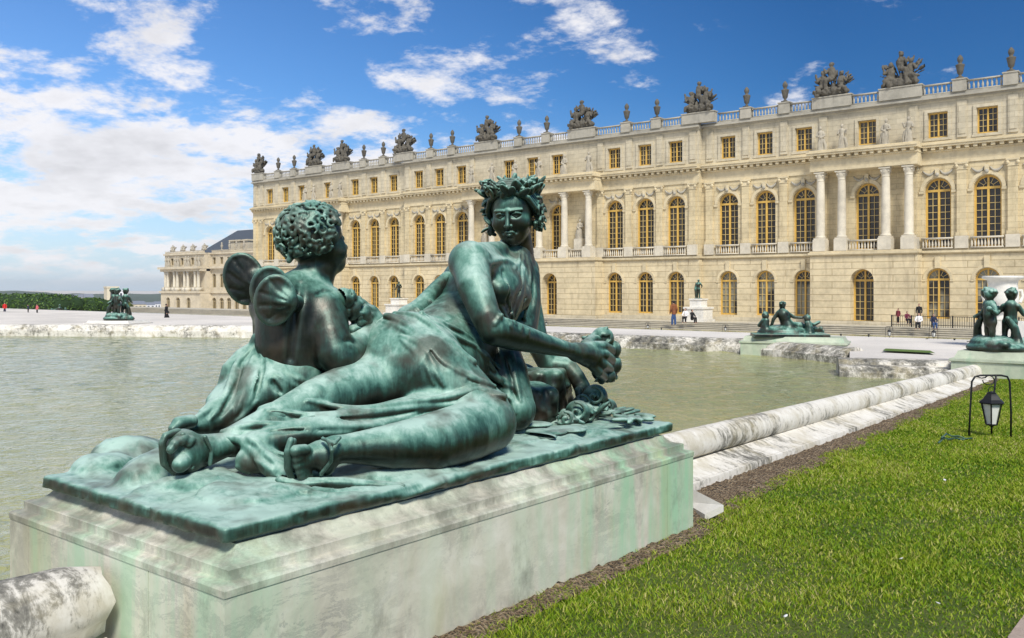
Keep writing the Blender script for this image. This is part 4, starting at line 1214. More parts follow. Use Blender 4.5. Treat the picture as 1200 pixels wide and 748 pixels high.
    # ---------------- nymph, drapery
    D = Field((-4.55, 2.0, 0.66), (-2.80, 5.3, 1.80), 0.0066)
    D.cone(pel[0], J(520, 418, -3.80, 1)[0], 62 * .0052, 56 * .0052, 0.05)
    D.ell(J(476, 428, -3.70, 1)[0], (0.30, 0.34, 0.30), None, 0.06)                     # raised hip
    D.chain(JS((478, 428, -3.68, 58), (440, 452, -3.66, 38), (380, 468, -3.66, 29), (320, 496, -3.68, 22), (272, 518, -3.72, 18)), 0.06)
    D.cone(*(lambda a, b: (a[0], b[0], a[1], b[1]))(J(500, 440, -3.50, 54), J(566, 484, -3.20, 33)), 0.06)
    D.chain(JS((560, 395, -3.86, 42), (585, 440, -3.66, 34), (602, 480, -3.52, 26)), 0.05)     # skirt on the far side of the knee
    D.chain(JS((300, 522, -3.58, 16), (360, 508, -3.50, 20), (450, 494, -3.40, 22), (530, 476, -3.30, 25)), 0.04)   # cloth between the legs
    D.chain(JS((290, 540, -3.58, 14), (330, 545, -3.46, 13), (380, 562, -3.30, 10)), 0.03)
    D.chain(JS((300, 520, -3.58, 12), (318, 545, -3.46, 12), (335, 562, -3.34, 9)), 0.03)
    D.chain(JS((484, 372, -3.98, 12), (497, 356, -3.98, 11), (512, 338, -4.0, 9), (524, 326, -4.0, 8)), 0.03)        # mantle behind the back
    D.chain(JS((478, 372, -4.02, 14), (500, 368, -3.98, 16), (530, 380, -3.86, 18), (560, 398, -3.70, 14)), 0.04)
    D.chain(JS((330, 566, -3.30, 6), (400, 566, -3.14, 7), (470, 572, -2.98, 6)), 0.04)        # hem spread over the slab
    F_ = [([(440, 368), (462, 374), (486, 392), (510, 418), (545, 440), (588, 456)], .026, .5),
          ([(446, 376), (470, 386), (492, 402), (512, 428), (545, 446)], .014, .5),
          ([(455, 366), (490, 372), (520, 395), (548, 420), (580, 442), (598, 454)], .022, .5),
          ([(500, 372), (530, 392), (560, 410), (585, 432)], .016, .5),
          ([(470, 394), (492, 406), (506, 430), (520, 452)], .018, .5),
          ([(470, 398), (496, 424), (508, 450)], .011, .5),
          ([(360, 470), (420, 480), (470, 474), (525, 466), (560, 458), (598, 464)], .020, .5),
          ([(300, 478), (360, 486), (433, 484), (490, 478), (535, 474), (566, 464), (596, 466), (604, 484)], .016, .5),
          ([(250, 508), (300, 498), (360, 500), (433, 500), (472, 494), (525, 484), (566, 470), (598, 470)], .020, .5),
          ([(270, 512), (340, 510), (400, 508), (450, 500)], .014, .5),
          ([(250, 505), (272, 494), (300, 482), (330, 470)], .016, .5),
          ([(262, 512), (285, 520), (300, 535), (310, 552), (330, 562)], .016, .5),
          ([(276, 512), (296, 520), (315, 538), (340, 546)], .014, .5),
          ([(290, 512), (320, 530), (350, 536)], .012, .5),
          ([(318, 562), (350, 568), (380, 566)], .014, .4),
          ([(300, 540), (330, 556), (372, 558)], .014, .4),
          ([(262, 530), (275, 545), (296, 556)], .012, .5),
          ([(508, 366), (540, 378), (566, 392), (592, 400)], .020, .5),
          ([(504, 352), (530, 372), (560, 386)], .013, .5),
          ([(488, 360), (500, 372), (530, 384), (560, 402)], .016, .5),
          ([(560, 410), (576, 430), (590, 452)], .015, .5), ([(584, 408), (592, 436), (604, 460)], .015, .5),
          ([(600, 410), (604, 440), (610, 470)], .013, .5)]
    C_ = [([(452, 372), (478, 384), (500, 408), (522, 432), (560, 450)], .010), ([(474, 392), (498, 412), (512, 440)], .009),
          ([(320, 484), (380, 492), (450, 488), (510, 474), (556, 462)], .010), ([(300, 506), (380, 506), (440, 506), (490, 488), (540, 478)], .009),
          ([(282, 514), (305, 530), (320, 548)], .010), ([(300, 515), (330, 535), (352, 540)], .009), ([(310, 556), (340, 562), (370, 562)], .008),
          ([(512, 374), (540, 388), (572, 408)], .010), ([(592, 420), (598, 446), (606, 470)], .012)]
    for s, r in C_: D.stroke(s, r * 1.25, k=0.014, op='cut', sink=0.2)
    for s, r, sk in F_: D.stroke(s, r, k=0.016, sink=.20 if r >= .018 else .34)
    D.floor(0.69)
    put('dress', D.mesh('dress'), mb)

    # sandals: soles and straps
    s_ = Field((-3.62, 2.1, 0.66), (-3.0, 3.0, 1.05), 0.0075)
    s_.chain(JS((341, 516, -3.26, 4), (337, 530, -3.26, 4.5), (337, 548, -3.27, 4.5), (342, 562, -3.28, 4)), 0.012)
    s_.chain(JS((344, 517, -3.36, 4), (340, 540, -3.37, 5), (345, 562, -3.38, 4)), 0.012)
    s_.chain(JS((384, 515, -3.16, 2.5), (389, 528, -3.10, 2.5), (388, 541, -3.14, 2.5), (376, 556, -3.19, 2.5)), 0.008)
    s_.chain(JS((378, 514, -3.20, 2.5), (392, 520, -3.10, 2.5), (398, 513, -3.14, 2.5)), 0.008)
    sand = put('sandal', s_.mesh('sandal'), mb)
    s2 = Field((-4.1, 2.0, 0.66), (-3.4, 2.9, 1.15), 0.0075)
    ring = [(190, 520), (192, 543), (206, 555), (228, 552), (234, 535), (226, 513), (208, 506), (194, 511), (190, 520)]
    s2.chain([(J(x, y, -3.74, 1)[0], 0.017) for x, y in ring], 0.01)
    s2.chain([(J(x, y, -3.66, 1)[0], 0.011) for x, y in ((214, 509), (228, 518), (233, 533), (225, 548))], 0.01)
    s2.chain([(J(x, y, -3.66, 1)[0], 0.011) for x, y in ((240, 512), (248, 528), (246, 544))], 0.01)
    put('sandal', s2.mesh('sandal'), mb)

    # ---------------- child
    c_ = Field((-4.80, 2.55, 0.95), (-3.35, 4.2, 2.15), 0.009)
    X0 = -4.02
    c_.chain(JS((347, 445, X0, 44), (343, 405, X0, 44), (346, 368, X0, 45), (356, 345, X0, 30)), 0.06)
    c_.chain(JS((366, 335, X0, 23), (372, 315, X0 + .02, 22)), 0.04)
    c_.cone(J(350, 348, X0, 1)[0], J(380, 362, X0 + .12, 1)[0], 24 * .0052, 25 * .005, 0.05)
    c_.cone(J(350, 348, X0, 1)[0], J(318, 358, X0 - .16, 1)[0], 22 * .0052, 23 * .0052, 0.06)
    c_.chain(JS((381, 362, X0 + .14, 25), (386, 392, X0 + .22, 24), (391, 412, X0 + .26, 23), (398, 419, X0 + .28, 22)), 0.04)
    c_.chain(JS((398, 419, X0 + .28, 21), (416, 410, X0 + .26, 18), (432, 390, X0 + .22, 15), (439, 377, X0 + .2, 11)), 0.03)
    c_.chain(JS((439, 377, X0 + .2, 11), (434, 368, X0 + .18, 11)), 0.02)
    for k in ([(436, 366, X0 + .2, 5), (427, 360, X0 + .22, 4.5), (420, 364, X0 + .24, 4.2)], [(438, 371, X0 + .21, 5), (428, 369, X0 + .25, 4.5), (421, 371, X0 + .26, 4.2)],
              [(436, 377, X0 + .21, 5), (428, 377, X0 + .25, 4.5), (422, 378, X0 + .26, 4)], [(432, 362, X0 + .16, 5), (424, 354, X0 + .15, 4.5)]):
        c_.chain(JS(*k), 0.012)
    # far arm and legs, seen from the other side
    c_.chain(JS((318, 360, X0 - .18, 22), (316, 395, X0 - .30, 19), (330, 420, X0 - .36, 16), (362, 432, X0 - .34, 12)), 0.04)
    c_.chain(JS((350, 450, X0, 38), (400, 452, X0 - .06, 30), (430, 470, X0 - .12, 22)), 0.05)
    # head: three quarters from behind, looking to the right
    h0 = J(371, 284, X0 + .02, 1)[0]; s0 = 74 * depth_of(h0) / FPX
    RR = frame(RGT * 0.80 + FWD * 0.62 + np.array([0, 0, 0.06]))
    def hp(x, y, z): return h0 + RR @ (np.array([x, y, z]) * s0)
    c_.ell(hp(0, -.05, .08), (0.40 * s0, 0.46 * s0, 0.42 * s0), RR, 0.04)
    c_.ell(hp(0, .14, -.16), (0.31 * s0, 0.31 * s0, 0.30 * s0), RR, 0.05)
    for sx in (-1, 1):
        c_.ell(hp(sx * .17, .24, -.16), (0.15 * s0, .16 * s0, .15 * s0), RR, 0.04)
        c_.ell(hp(sx * .13, .46, .05), (0.09 * s0, .07 * s0, .05 * s0), RR, 0.03, 'cut')
        c_.ball(hp(sx * .13, .37, .04), .055 * s0, 0.008)
        c_.ell(hp(sx * .39, -.03, -.05), (.045 * s0, .08 * s0, .11 * s0), RR, 0.01)
    c_.ball(hp(0, .48, -.10), .06 * s0, 0.03); c_.ball(hp(0, .34, -.36), .12 * s0, 0.05)
    c_.cone(hp(-.07, .44, -.23), hp(.07, .44, -.23), .045 * s0, .045 * s0, 0.015)
    c_.cone(hp(-.1, .50, -.235), hp(.1, .50, -.235), .012 * s0, .012 * s0, 0.01, 'cut')
    c_.stroke([(352, 332), (346, 370), (340, 420)], 0.009, k=0.04, op='cut', sink=0.0)
    c_.stroke([(404, 400), (412, 398), (418, 404)], 0.012, k=0.02, op='cut', sink=0.0)
    c_.stroke([(372, 345), (384, 340), (392, 345)], 0.010, k=0.02, op='cut', sink=0.0)
    child = put('child_body', c_.mesh('child_body'), md)
    g = Field(h0 - .42, h0 + .42, 0.0072)
    g.ell(hp(0, -.09, .12), (0.45 * s0, 0.49 * s0, 0.45 * s0), RR, 0.02)
    g.ell(hp(0, .56, -.16), (0.42 * s0, .32 * s0, .42 * s0), RR, 0.02, 'cut')
    g.ell(hp(0, -.02, -.62), (0.50 * s0, .50 * s0, .32 * s0), RR, 0.02, 'cut')
    rg = np.random.default_rng(11)
    for i in range(210):        # curls
        while True:
            u = rg.standard_normal(3); u /= np.linalg.norm(u)
            if u[1] < 0.62 and u[2] > -0.62 and not (u[1] > .3 and u[2] < 0.25): break
        c = np.array([0, -.09, .12]) + u * np.array([.47, .51, .47])
        t1 = np.cross(u, [0.3, 0.2, 1]); t1 /= np.linalg.norm(t1); t2 = np.cross(u, t1)
        th = rg.uniform(0, 6); r = rg.uniform(.035, .09); sg = rg.choice([-1, 1])
        pts = [(hp(*(c + (t1 * math.cos(th + sg * q) + t2 * math.sin(th + sg * q)) * r * (1 - q * .10) + u * (.02 + .010 * q))), (0.031 - 0.0026 * q) * s0)
               for q in np.linspace(0, 5.2, 11)]
        g.chain(pts, 0.006)
    for k in range(16):         # the long lock rolled over the nape
        c = np.array([rg.uniform(-.02, .30), -.43 + rg.uniform(-.06, .06), -.10 + rg.uniform(-.10, .10)]); d = rg.standard_normal(3) * .05
        g.cone(hp(*c), hp(*(c + d)), .062 * s0, .045 * s0, 0.008)
    hair = put('child_hair', g.mesh('child_hair'), mb)
    # wings
    def wing(c, rx, ry, tilt, X, thick, yaw, rim):
        w = Field((-4.95, 2.2, 1.1), (-3.5, 3.9, 2.15), 0.009)
        p = J(*c, X, 1)[0]; sc = depth_of(p) / FPX
        f = frame(RGT * math.cos(yaw) + FWD * math.sin(yaw))
        r_ = f[:, 1]; u_ = f[:, 2]; n_ = f[:, 0]
        a = r_ * math.cos(tilt) + u_ * math.sin(tilt); b = -r_ * math.sin(tilt) + u_ * math.cos(tilt)
        Rw = np.stack([a, b, n_], 1)
        w.ell(p, (rx * sc, ry * sc, thick), Rw, 0.01)
        ring = [(p + a * math.cos(t) * rx * sc * .97 + b * math.sin(t) * ry * sc * .97, rim) for t in np.linspace(0, 2 * PI, 26)]
        w.chain(ring, 0.02)
        return w, p, a, b, sc
    w, p, a, b, sc = wing((286, 327), 22, 30, 0.25, -4.30, 0.020, 0.2, 0.009)
    w.chain([(p + a * 15 * sc - b * 8 * sc, .05), (J(318, 352, -4.18, 1)[0], .06)], 0.05)
    for s in ([(306, 340), (288, 322), (274, 304)], [(306, 344), (284, 332), (268, 320)], [(305, 348), (286, 342), (270, 338)], [(304, 350), (290, 350), (278, 352)]): w.stroke(s, .0035, k=.014, op='cut', sink=-.4)
    put('wing', w.mesh('wing'), md)
    w, p, a, b, sc = wing((322, 352), 22, 29, -0.15, -3.86, 0.017, 0.2, 0.010)
    w.chain([(p + a * 12 * sc, .04), (J(346, 356, -3.88, 1)[0], .05)], 0.05)
    q = J(314, 340, -4.04, 1)[0]
    w2, p2, a2, b2, sc2 = wing((316, 340), 21, 27, -0.05, -3.97, 0.017, 0.25, 0.010)
    w.d = np.minimum(w.d, w2.d)
    for s in ([(342, 352), (326, 340), (314, 326)], [(342, 355), (322, 348), (304, 342)], [(341, 358), (322, 358), (304, 358)], [(340, 361), (326, 366), (314, 374)]): w.stroke(s, .0035, k=.014, op='cut', sink=-.4)
    put('wing', w.mesh('wing'), mb)
    # child's cloak, falling to the slab behind the nymph's feet
    k_ = Field((-4.95, 2.2, 0.66), (-3.35, 4.1, 1.62), 0.009)
    k_.chain(JS((322, 425, -4.10, 30), (300, 455, -4.10, 36), (272, 480, -4.08, 28), (240, 498, -4.05, 16), (216, 503, -4.02, 8)), 0.05)
    k_.chain(JS((345, 447, -3.98, 40), (310, 462, -4.0, 34)), 0.05)
    k_.chain(JS((303, 398, -4.12, 9), (300, 410, -4.13, 11), (285, 420, -4.16, 12), (268, 432, -4.18, 8), (262, 455, -4.18, 8), (250, 470, -4.14, 8)), 0.03)
    for s, r in (([(304, 400), (316, 420), (340, 440), (362, 450)], .020), ([(304, 408), (312, 430), (322, 455), (324, 470)], .016),
                 ([(300, 410), (290, 440), (282, 470), (276, 486)], .016), ([(296, 406), (276, 430), (266, 460), (240, 484), (214, 498)], .018),
                 ([(308, 430), (300, 455), (286, 484)], .014), ([(270, 440), (262, 470), (246, 492)], .013), ([(320, 436), (345, 452), (366, 456)], .012),
                 ([(255, 466), (236, 482), (206, 495)], .014), ([(302, 470), (280, 492), (262, 502)], .012)):
        k_.stroke(s, r, k=0.013, sink=.3)
    for s, r in (([(308, 414), (306, 440), (298, 470)], .012), ([(284, 428), (274, 460), (258, 488)], .012), ([(318, 445), (330, 462)], .012)):
        k_.stroke(s, r * 1.3, k=0.010, op='cut', sink=.35)
    k_.chain(JS((224, 494, -3.96, 8), (210, 497, -3.95, 9), (203, 503, -3.94, 6)), 0.02)
    k_.floor(0.69)
    put('cloak', k_.mesh('cloak'), mb)

    # ---------------- roses: in the nymph's hand, in the child's hand, on the slab
    def petals(fl, c, r, seed, n=12, sm=0.006):
        q = np.random.default_rng(seed); fl.ball(c, r * .6, sm)
        for i in range(n):
            d = q.standard_normal(3); d /= np.linalg.norm(d)
            fl.ell(np.asarray(c) + d * r * .62, (r * .5, r * .5, r * .2), frame(np.cross(d, q.standard_normal(3)), up=d), sm)
    def leaf(fl, c, d, L_, wd=.45, up=(0, 0, 1)):
        fl.ell(np.asarray(c) + np.asarray(d) / np.linalg.norm(d) * L_ * .5, (L_ * wd, L_, 0.010 + L_ * .08), frame(d, up=up), 0.006)
    f1 = Field((-3.75, 4.6, 0.95), (-3.15, 5.7, 1.5), 0.0075)
    rr = np.random.default_rng(3)
    for k, (x, y, X, r) in enumerate(((706, 397, -3.47, .095), (716, 410, -3.46, .085), (717, 428, -3.46, .085), (711, 441, -3.43, .080),
                                      (702, 404, -3.58, .08), (712, 420, -3.58, .10), (698, 398, -3.5, .06), (703, 436, -3.5, .07))):
        petals(f1, J(x, y, X, 1)[0], r, k, 18)
    for k, (x, y, dx, dz) in enumerate(((694, 400, -.6, .7), (692, 399, -1, .45), (714, 400, .5, .3), (719, 418, .4, -.6), (710, 444, .2, -.8), (700, 446, -.2, -.8), (717, 436, .3, -.6), (704, 390, .2, .5))):
        leaf(f1, J(x, y, -3.47, 1)[0], RGT * dx + np.array([0, 0, dz]) + rr.standard_normal(3) * .2, .045, up=-FWD)
    put('rose_bunch', f1.mesh('rose_bunch'), mb)
    f2 = Field((-4.3, 3.2, 1.0), (-3.5, 4.3, 1.75), 0.008)
    for (x, y, r) in ((404, 350, .08), (412, 352, .07), (414, 362, .085), (422, 368, .075), (407, 362, .065), (426, 376, .06), (418, 382, .055), (414, 388, .045)):
        petals(f2, J(x, y, X0 + .22, 1)[0], r, x)
    for i in range(34):
        t = rr.random(); x = 442 + 24 * t + rr.uniform(-7, 7); y = 382 + 30 * t + rr.uniform(-9, 9)
        petals(f2, J(x, y, X0 + .20 + rr.uniform(-.05, .05), 1)[0], rr.uniform(.035, .055), i, 8)
    put('garland', f2.mesh('garland'), md)
    f3 = Field((-4.1, 4.2, 0.67), (-3.0, 5.9, 1.12), 0.0085)
    for (x, y, X, r) in ((677, 484, -3.42, .10), (697, 466, -3.56, .11), (712, 478, -3.55, .08), (664, 492, -3.40, .07), (690, 488, -3.44, .08), (684, 474, -3.6, .09)):
        petals(f3, J(x, y, X, 1)[0], r, int(x), 16)
        cc = J(x - 1, y - 1, X + .055, 1)[0]
        f3.chain([(cc + RGT * math.cos(t) * r * .16 * t / 2 + np.array([0, 0, 1]) * math.sin(t) * r * .16 * t / 2, .011) for t in np.linspace(0.5, 8, 22)], 0.004)
    for i in range(46):
        t = rr.random(); x = 655 + 105 * t + rr.uniform(-6, 6); y = 494 - 16 * math.sin(t * 2.6) + rr.uniform(-6, 6) + 6 * t
        x -= 8 * (t > .5)
        P = J(x, y, -3.42 + rr.uniform(-.12, .05), 1)[0] if t < .4 else on_z(x, y + 3, SLAB_Z + rr.uniform(0, .05)); P[2] = max(P[2], SLAB_Z)
        leaf(f3, P, rr.standard_normal(3) * np.array([1, 1, .35]) + RGT * .5, rr.uniform(.05, .085))
    for (x, y) in ((625, 497), (664, 503), (640, 506), (628, 511)):
        P = on_z(x, y, SLAB_Z + .02); f3.ell(P, (.10, .13, .014), frame(RGT * .9 - FWD * .25), 0.008)
    put('fallen_roses', f3.mesh('fallen_roses'), mb)
    # rock she leans on
    rk = Field((-4.5, 3.9, 0.66), (-3.1, 5.6, 1.32), 0.013)
    rk.box(J(632, 474, -3.96, 1)[0], (0.20, 0.22, 0.27), np.array(Matrix.Rotation(.35, 3, 'Z')), 0.06, 0.05)
    rk.box(J(608, 484, -3.78, 1)[0], (0.20, 0.20, 0.20), np.array(Matrix.Rotation(-.2, 3, 'Z')), 0.06, 0.05)
    rk.noise(0.016, 0.11, 2); rk.noise(0.008, 0.05, 3); rk.floor(0.68)
    put('rock', rk.mesh('rock'), md)

    # ---------------- the bronze slab
    sl = Field((-4.66, 1.82, 0.60), (-2.78, 5.62, 0.95), 0.012)
    sl.box((-3.72, 3.66, 0.668), (0.765, 1.72, 0.036), None, 0.012, 0.01)
    rs = np.random.default_rng(9)
    for i in range(46):
        sl.ell((rs.uniform(-4.3, -3.15), rs.uniform(2.1, 5.1), 0.70), (rs.uniform(.06, .22), rs.uniform(.08, .3), rs.uniform(.015, .05)), None, 0.05)
    for (x, y, r, hgt) in ((150, 532, .16, .10), (185, 555, .13, .12), (170, 560, .10, .09), (120, 545, .12, .06), (235, 565, .12, .05), (300, 575, .2, .03)):
        sl.ell(on_z(x, y, .72), (r, r * 1.2, hgt), None, 0.06)
    for s, r in (([(330, 572), (420, 575), (480, 570), (560, 552)], .013), ([(300, 566), (360, 578), (440, 582)], .012), ([(420, 590), (500, 572), (590, 545)], .012),
                 ([(400, 568), (470, 582), (520, 565)], .010), ([(605, 520), (640, 516), (690, 505)], .010)):
        sl.stroke(s, r, k=.03, sink=.4)
    sl.noise(0.0050, 0.08, 5); sl.noise(0.0028, 0.04, 6)
    sl.d = np.maximum(sl.d, (0.642 - (sl.lo[2] + sl.h * np.arange(sl.n[2])))[None, None, :].astype(np.float32))
    put('bronze_slab', sl.mesh('bronze_slab'), mp)
    # join the head into the body mesh
    bm = bmesh.new(); body = [o for o in root.children if o.name.startswith('nymph_body')][0]
    bm.from_mesh(body.data); bm.from_mesh(hm); bm.to_mesh(body.data); bm.free()
    body.data.polygons.foreach_set('use_smooth', np.ones(len(body.data.polygons), bool))
    bpy.data.meshes.remove(hm)
    return root
reclining_group()
# ================================================================== small sculpted figures
def axes(az):
    """right, forward, up for a figure whose front points along azimuth az (0 = +Y, clockwise)"""
    f = np.array([math.sin(az), math.cos(az), 0.0]); r = np.array([f[1], -f[0], 0.0])
    return np.stack([r, f, np.array([0, 0, 1.0])], 1)
CAM_AZ = lambda p: math.atan2(-p[0], -p[1])        # azimuth that faces the lawn's corner
def local_mesh(fl, name): return fl.mesh(name)
def limb(fl, pts, k=.03): fl.chain([(np.array(p[:3]), p[3]) for p in pts], k)
# --- draped stone statue, about 2 m, two poses
def stone_statue(seed, h=.035):
    f = Field((-.75, -.55, -.05), (.75, .55, 2.25), h); q = np.random.default_rng(seed); s = 1 if seed % 2 else -1
    limb(f, [(0, 0, .12, .30), (0, 0, .8, .24), (.02 * s, 0, 1.25, .20), (0, 0, 1.55, .22)], .05)
    limb(f, [(-.22, 0, 1.58, .11), (-.34 * 1, -.1, 1.25, .09), (-.18 - .1 * s, -.26, 1.1 + .2 * (s > 0), .07)]); limb(f, [(.22, 0, 1.58, .11), (.36, -.06, 1.28, .09), (.30 + .15 * s, -.2, 1.25 + .35 * (s > 0), .07)])
    limb(f, [(0, 0, 1.6, .09), (.02, -.02, 1.8, .08)]); f.ell((.02, -.03, 1.93), (.13, .15, .17)); f.ball((.02, .04, 2.0), .13)
    for i in range(9): x = q.uniform(-.26, .26); limb(f, [(x, -.20, .05, .06), (x * .8, -.22, .7, .05), (x * .4 + .1 * s, -.2, 1.2, .03)], .02)
    limb(f, [(.3 * s, -.1, .9, .12), (.42 * s, -.05, .4, .14), (.40 * s, 0, .05, .16)], .05)
    f.box((0, 0, .02), (.42, .36, .06)); return f.mesh('statue')
def trophy(seed, h=.05):
    """carved group: seated captives back to back before a fan of flags and armour"""
    f = Field((-2.0, -.8, -.05), (2.0, .8, 3.5), h); q = np.random.default_rng(seed)
    f.ell((0, 0, .35), (1.6, .5, .5), None, .1)
    for x, z, s in ((-.85, 1.9, -1), (.0, 2.75, q.choice([-1, 1])), (.85, 2.1, 1)):
        f.ell((x, -.1, z - .75), (.36, .3, .62), None, .08); f.ball((x + .06 * s, -.15, z), .21, .05); f.ell((x + .05 * s, -.1, z + .14), (.24, .2, .12), None, .04)
        f.chain([(np.array((x + .28 * s, -.1, z - .35)), .14), (np.array((x + .55 * s, -.3, z - .7)), .12), (np.array((x + .75 * s, -.2, z - .45 + .5 * q.random())), .09)], .04)
        f.chain([(np.array((x, -.2, z - 1.2)), .26), (np.array((x + .5 * s, -.45, z - 1.35)), .19), (np.array((x + .6 * s, -.45, .25)), .14)], .05)
    for i in range(13):
        a = -1.2 + 2.4 * (i + q.uniform(-.3, .3)) / 12; L_ = q.uniform(1.5, 2.3); b = np.array([.35 * a, .25, .7])
        t = b + np.array([math.sin(a), 0, math.cos(a) * .9]) * L_; f.cone(b, t, .08, .06, .03)
        if i % 3: f.ell(t - (t - b) * .22, (.13, .40, .30), frame(t - b + .01, up=(0, 1, .1)), .04)
    for i in range(14): f.ell((q.uniform(-1.6, 1.6), q.uniform(-.5, -.1), q.uniform(.15, .9)), tuple(q.uniform(.14, .36, 3)), None, .03)
    f.noise(.03, .16, seed); f.floor(0.0); return f.mesh('trophy')
def urn_mesh():
    m = MB(); m.box(-.28, .28, -.28, .28, 0, .12)
    m.lathe((0, 0, .12), [(.24, 0), (.12, .12), (.10, .20), (.22, .34), (.27, .62), (.34, .95), (.36, 1.02), (.30, 1.06), (.16, 1.12), (.13, 1.20), (.20, 1.32), (.24, 1.48), (.20, 1.64), (.10, 1.78), (.02, 1.86)], 12)
    return m.mesh('urn', True)
def palace_ornaments():
    R, X, YC, PY, bays, part = PAL
    def put(name, me, s, y, z, sx=1.0, parent=R, sz=1.0):
        o = link(name, me, None, parent); o.location = (s, y - PY, z + 1.5); o.scale = (sx, 1, sz); return o
    sm = [stone_statue(i) for i in range(4)]
    for m_ in sm: m_.materials.append(M['statue_stone'])
    k = 0
    for c, hw, y, pr, ws, cs in bays:
        for s in cs:
            put('statue', sm[k % 4], c + s, y - pr + .45, 13.80, -1 if k % 3 == 0 else 1, sz=1.05); k += 1
    # niches with statues beside the middle columns
    nic = MB()
    for q in (-1, 1):
        x = X(q * 6.65); p = arch_pts(x, 1.0, 8.9)
        for (a, za), (b, zb) in zip(p[:-1], p[1:]): nic.add([(a, YC - .06, za), (b, YC - .06, zb), (x + (b - x) * 1.25, YC - .06, 8.9 + (zb - 8.9) * 1.25), (x + (a - x) * 1.25, YC - .06, 8.9 + (za - 8.9) * 1.25)], [(0, 1, 2, 3)])
        put('statue', sm[q + 1], q * 6.65, YC - .40, 6.95)
        m = MB(); m.box(x - .5, x + .5, YC - .85, YC - .01, 4.94, 6.94); part(m, 'statue_base', M['white_stone'])
    part(nic, 'niche', M['trim'])
    tm = [trophy(i) for i in (3, 8, 12)]
    for m_ in tm: m_.materials.append(M['soot_stone'])
    um = urn_mesh(); um.materials.append(M['soot_stone'])
    yb = PY - .05
    T = [6.7, 20.4, 33.1, 38.9, 51.9]; U = [1.95, 12.2, 15.75, 25.0, 28.75, 43.5, 47.2]
    marks = []
    for q in (-1, 1):
        marks += [(q * s, 1.72 if s != 51.9 else 1.35, True) for s in T] + [(q * s, .52, False) for s in U]
    marks.sort()
    for i, (s, hw, t) in enumerate(marks):
        y = yb if abs(s) > 20.6 else YC - .05
        m = MB(); m.box(X(s - hw), X(s + hw), y - .30, y + .45, 17.721, 18.66); m.box(X(s - hw) - .06, X(s + hw) + .06, y - .36, y + .50, 18.661, 18.76); part(m, 'parapet_block', M['roof_trim'])
        if t: put('trophy', tm[i % 3], s, y + .1, 18.761, (-1 if i % 2 else 1) * (hw / 1.9))
        else: put('urn', um, s, y + .05, 18.761)
        if i < len(marks) - 1:
            s2, hw2, _ = marks[i + 1]; a, b = s + hw, s2 - hw2
            if b - a > .5:
                y2 = yb if abs((a + b) / 2) > 20.5 else YC - .05
                m = MB(); baluster_panel(m, X(a) + .002, X(b) - .002, y2, 17.722, 18.60, .30, .085); part(m, 'balustrade', M['roof_trim'], True)
palace_ornaments()

# steps, terrace and railing in front of the palace
def steps():
    R = empty('stone_steps', (PCX, 74.5, -2.3), 0, 'wide flight of low stone steps along the foot of the palace', 'steps')
    n = 6; y0, y1 = 72.6, 76.4; z0, z1 = -2.27, -1.46
    for i in range(n):
        m = MB(); y = y0 + (y1 - y0) * i / n; z = z0 + (z1 - z0) * (i + 1) / n; ye = y1 + .001 * i if i < n - 1 else PY + 1.2
        m.box(-150, 14, y + .07, ye, z - .30, z - .051); m.box(-150.02, 14.02, y, ye + .002, z - .05, z)
        m.build('step', M['step_stone'], R, local=False)
    S_ = empty('iron_railing', (-15, 76.6, -1.46), 0, 'low black iron railing on the terrace before the palace', 'railing')
    ra = on_y(1045, 365, 76.6)[0]; rb = -6.0
    m = MB(); m.box(ra, rb, 76.58, 76.62, -.60, -.55); m.box(ra, rb, 76.58, 76.62, -1.30, -1.26); m.build('rail', M['iron'], S_, local=False)
    m = MB(); x = ra; k = 0
    while x < rb:
        t = .045 if k % 9 == 0 else .014; m.box(x - t, x + t, 76.6 - t, 76.6 + t, -1.46, -.57 + (.06 if k % 9 == 0 else 0)); x += .17; k += 1
    m.build('bars', M['iron'], S_, local=False)
steps()

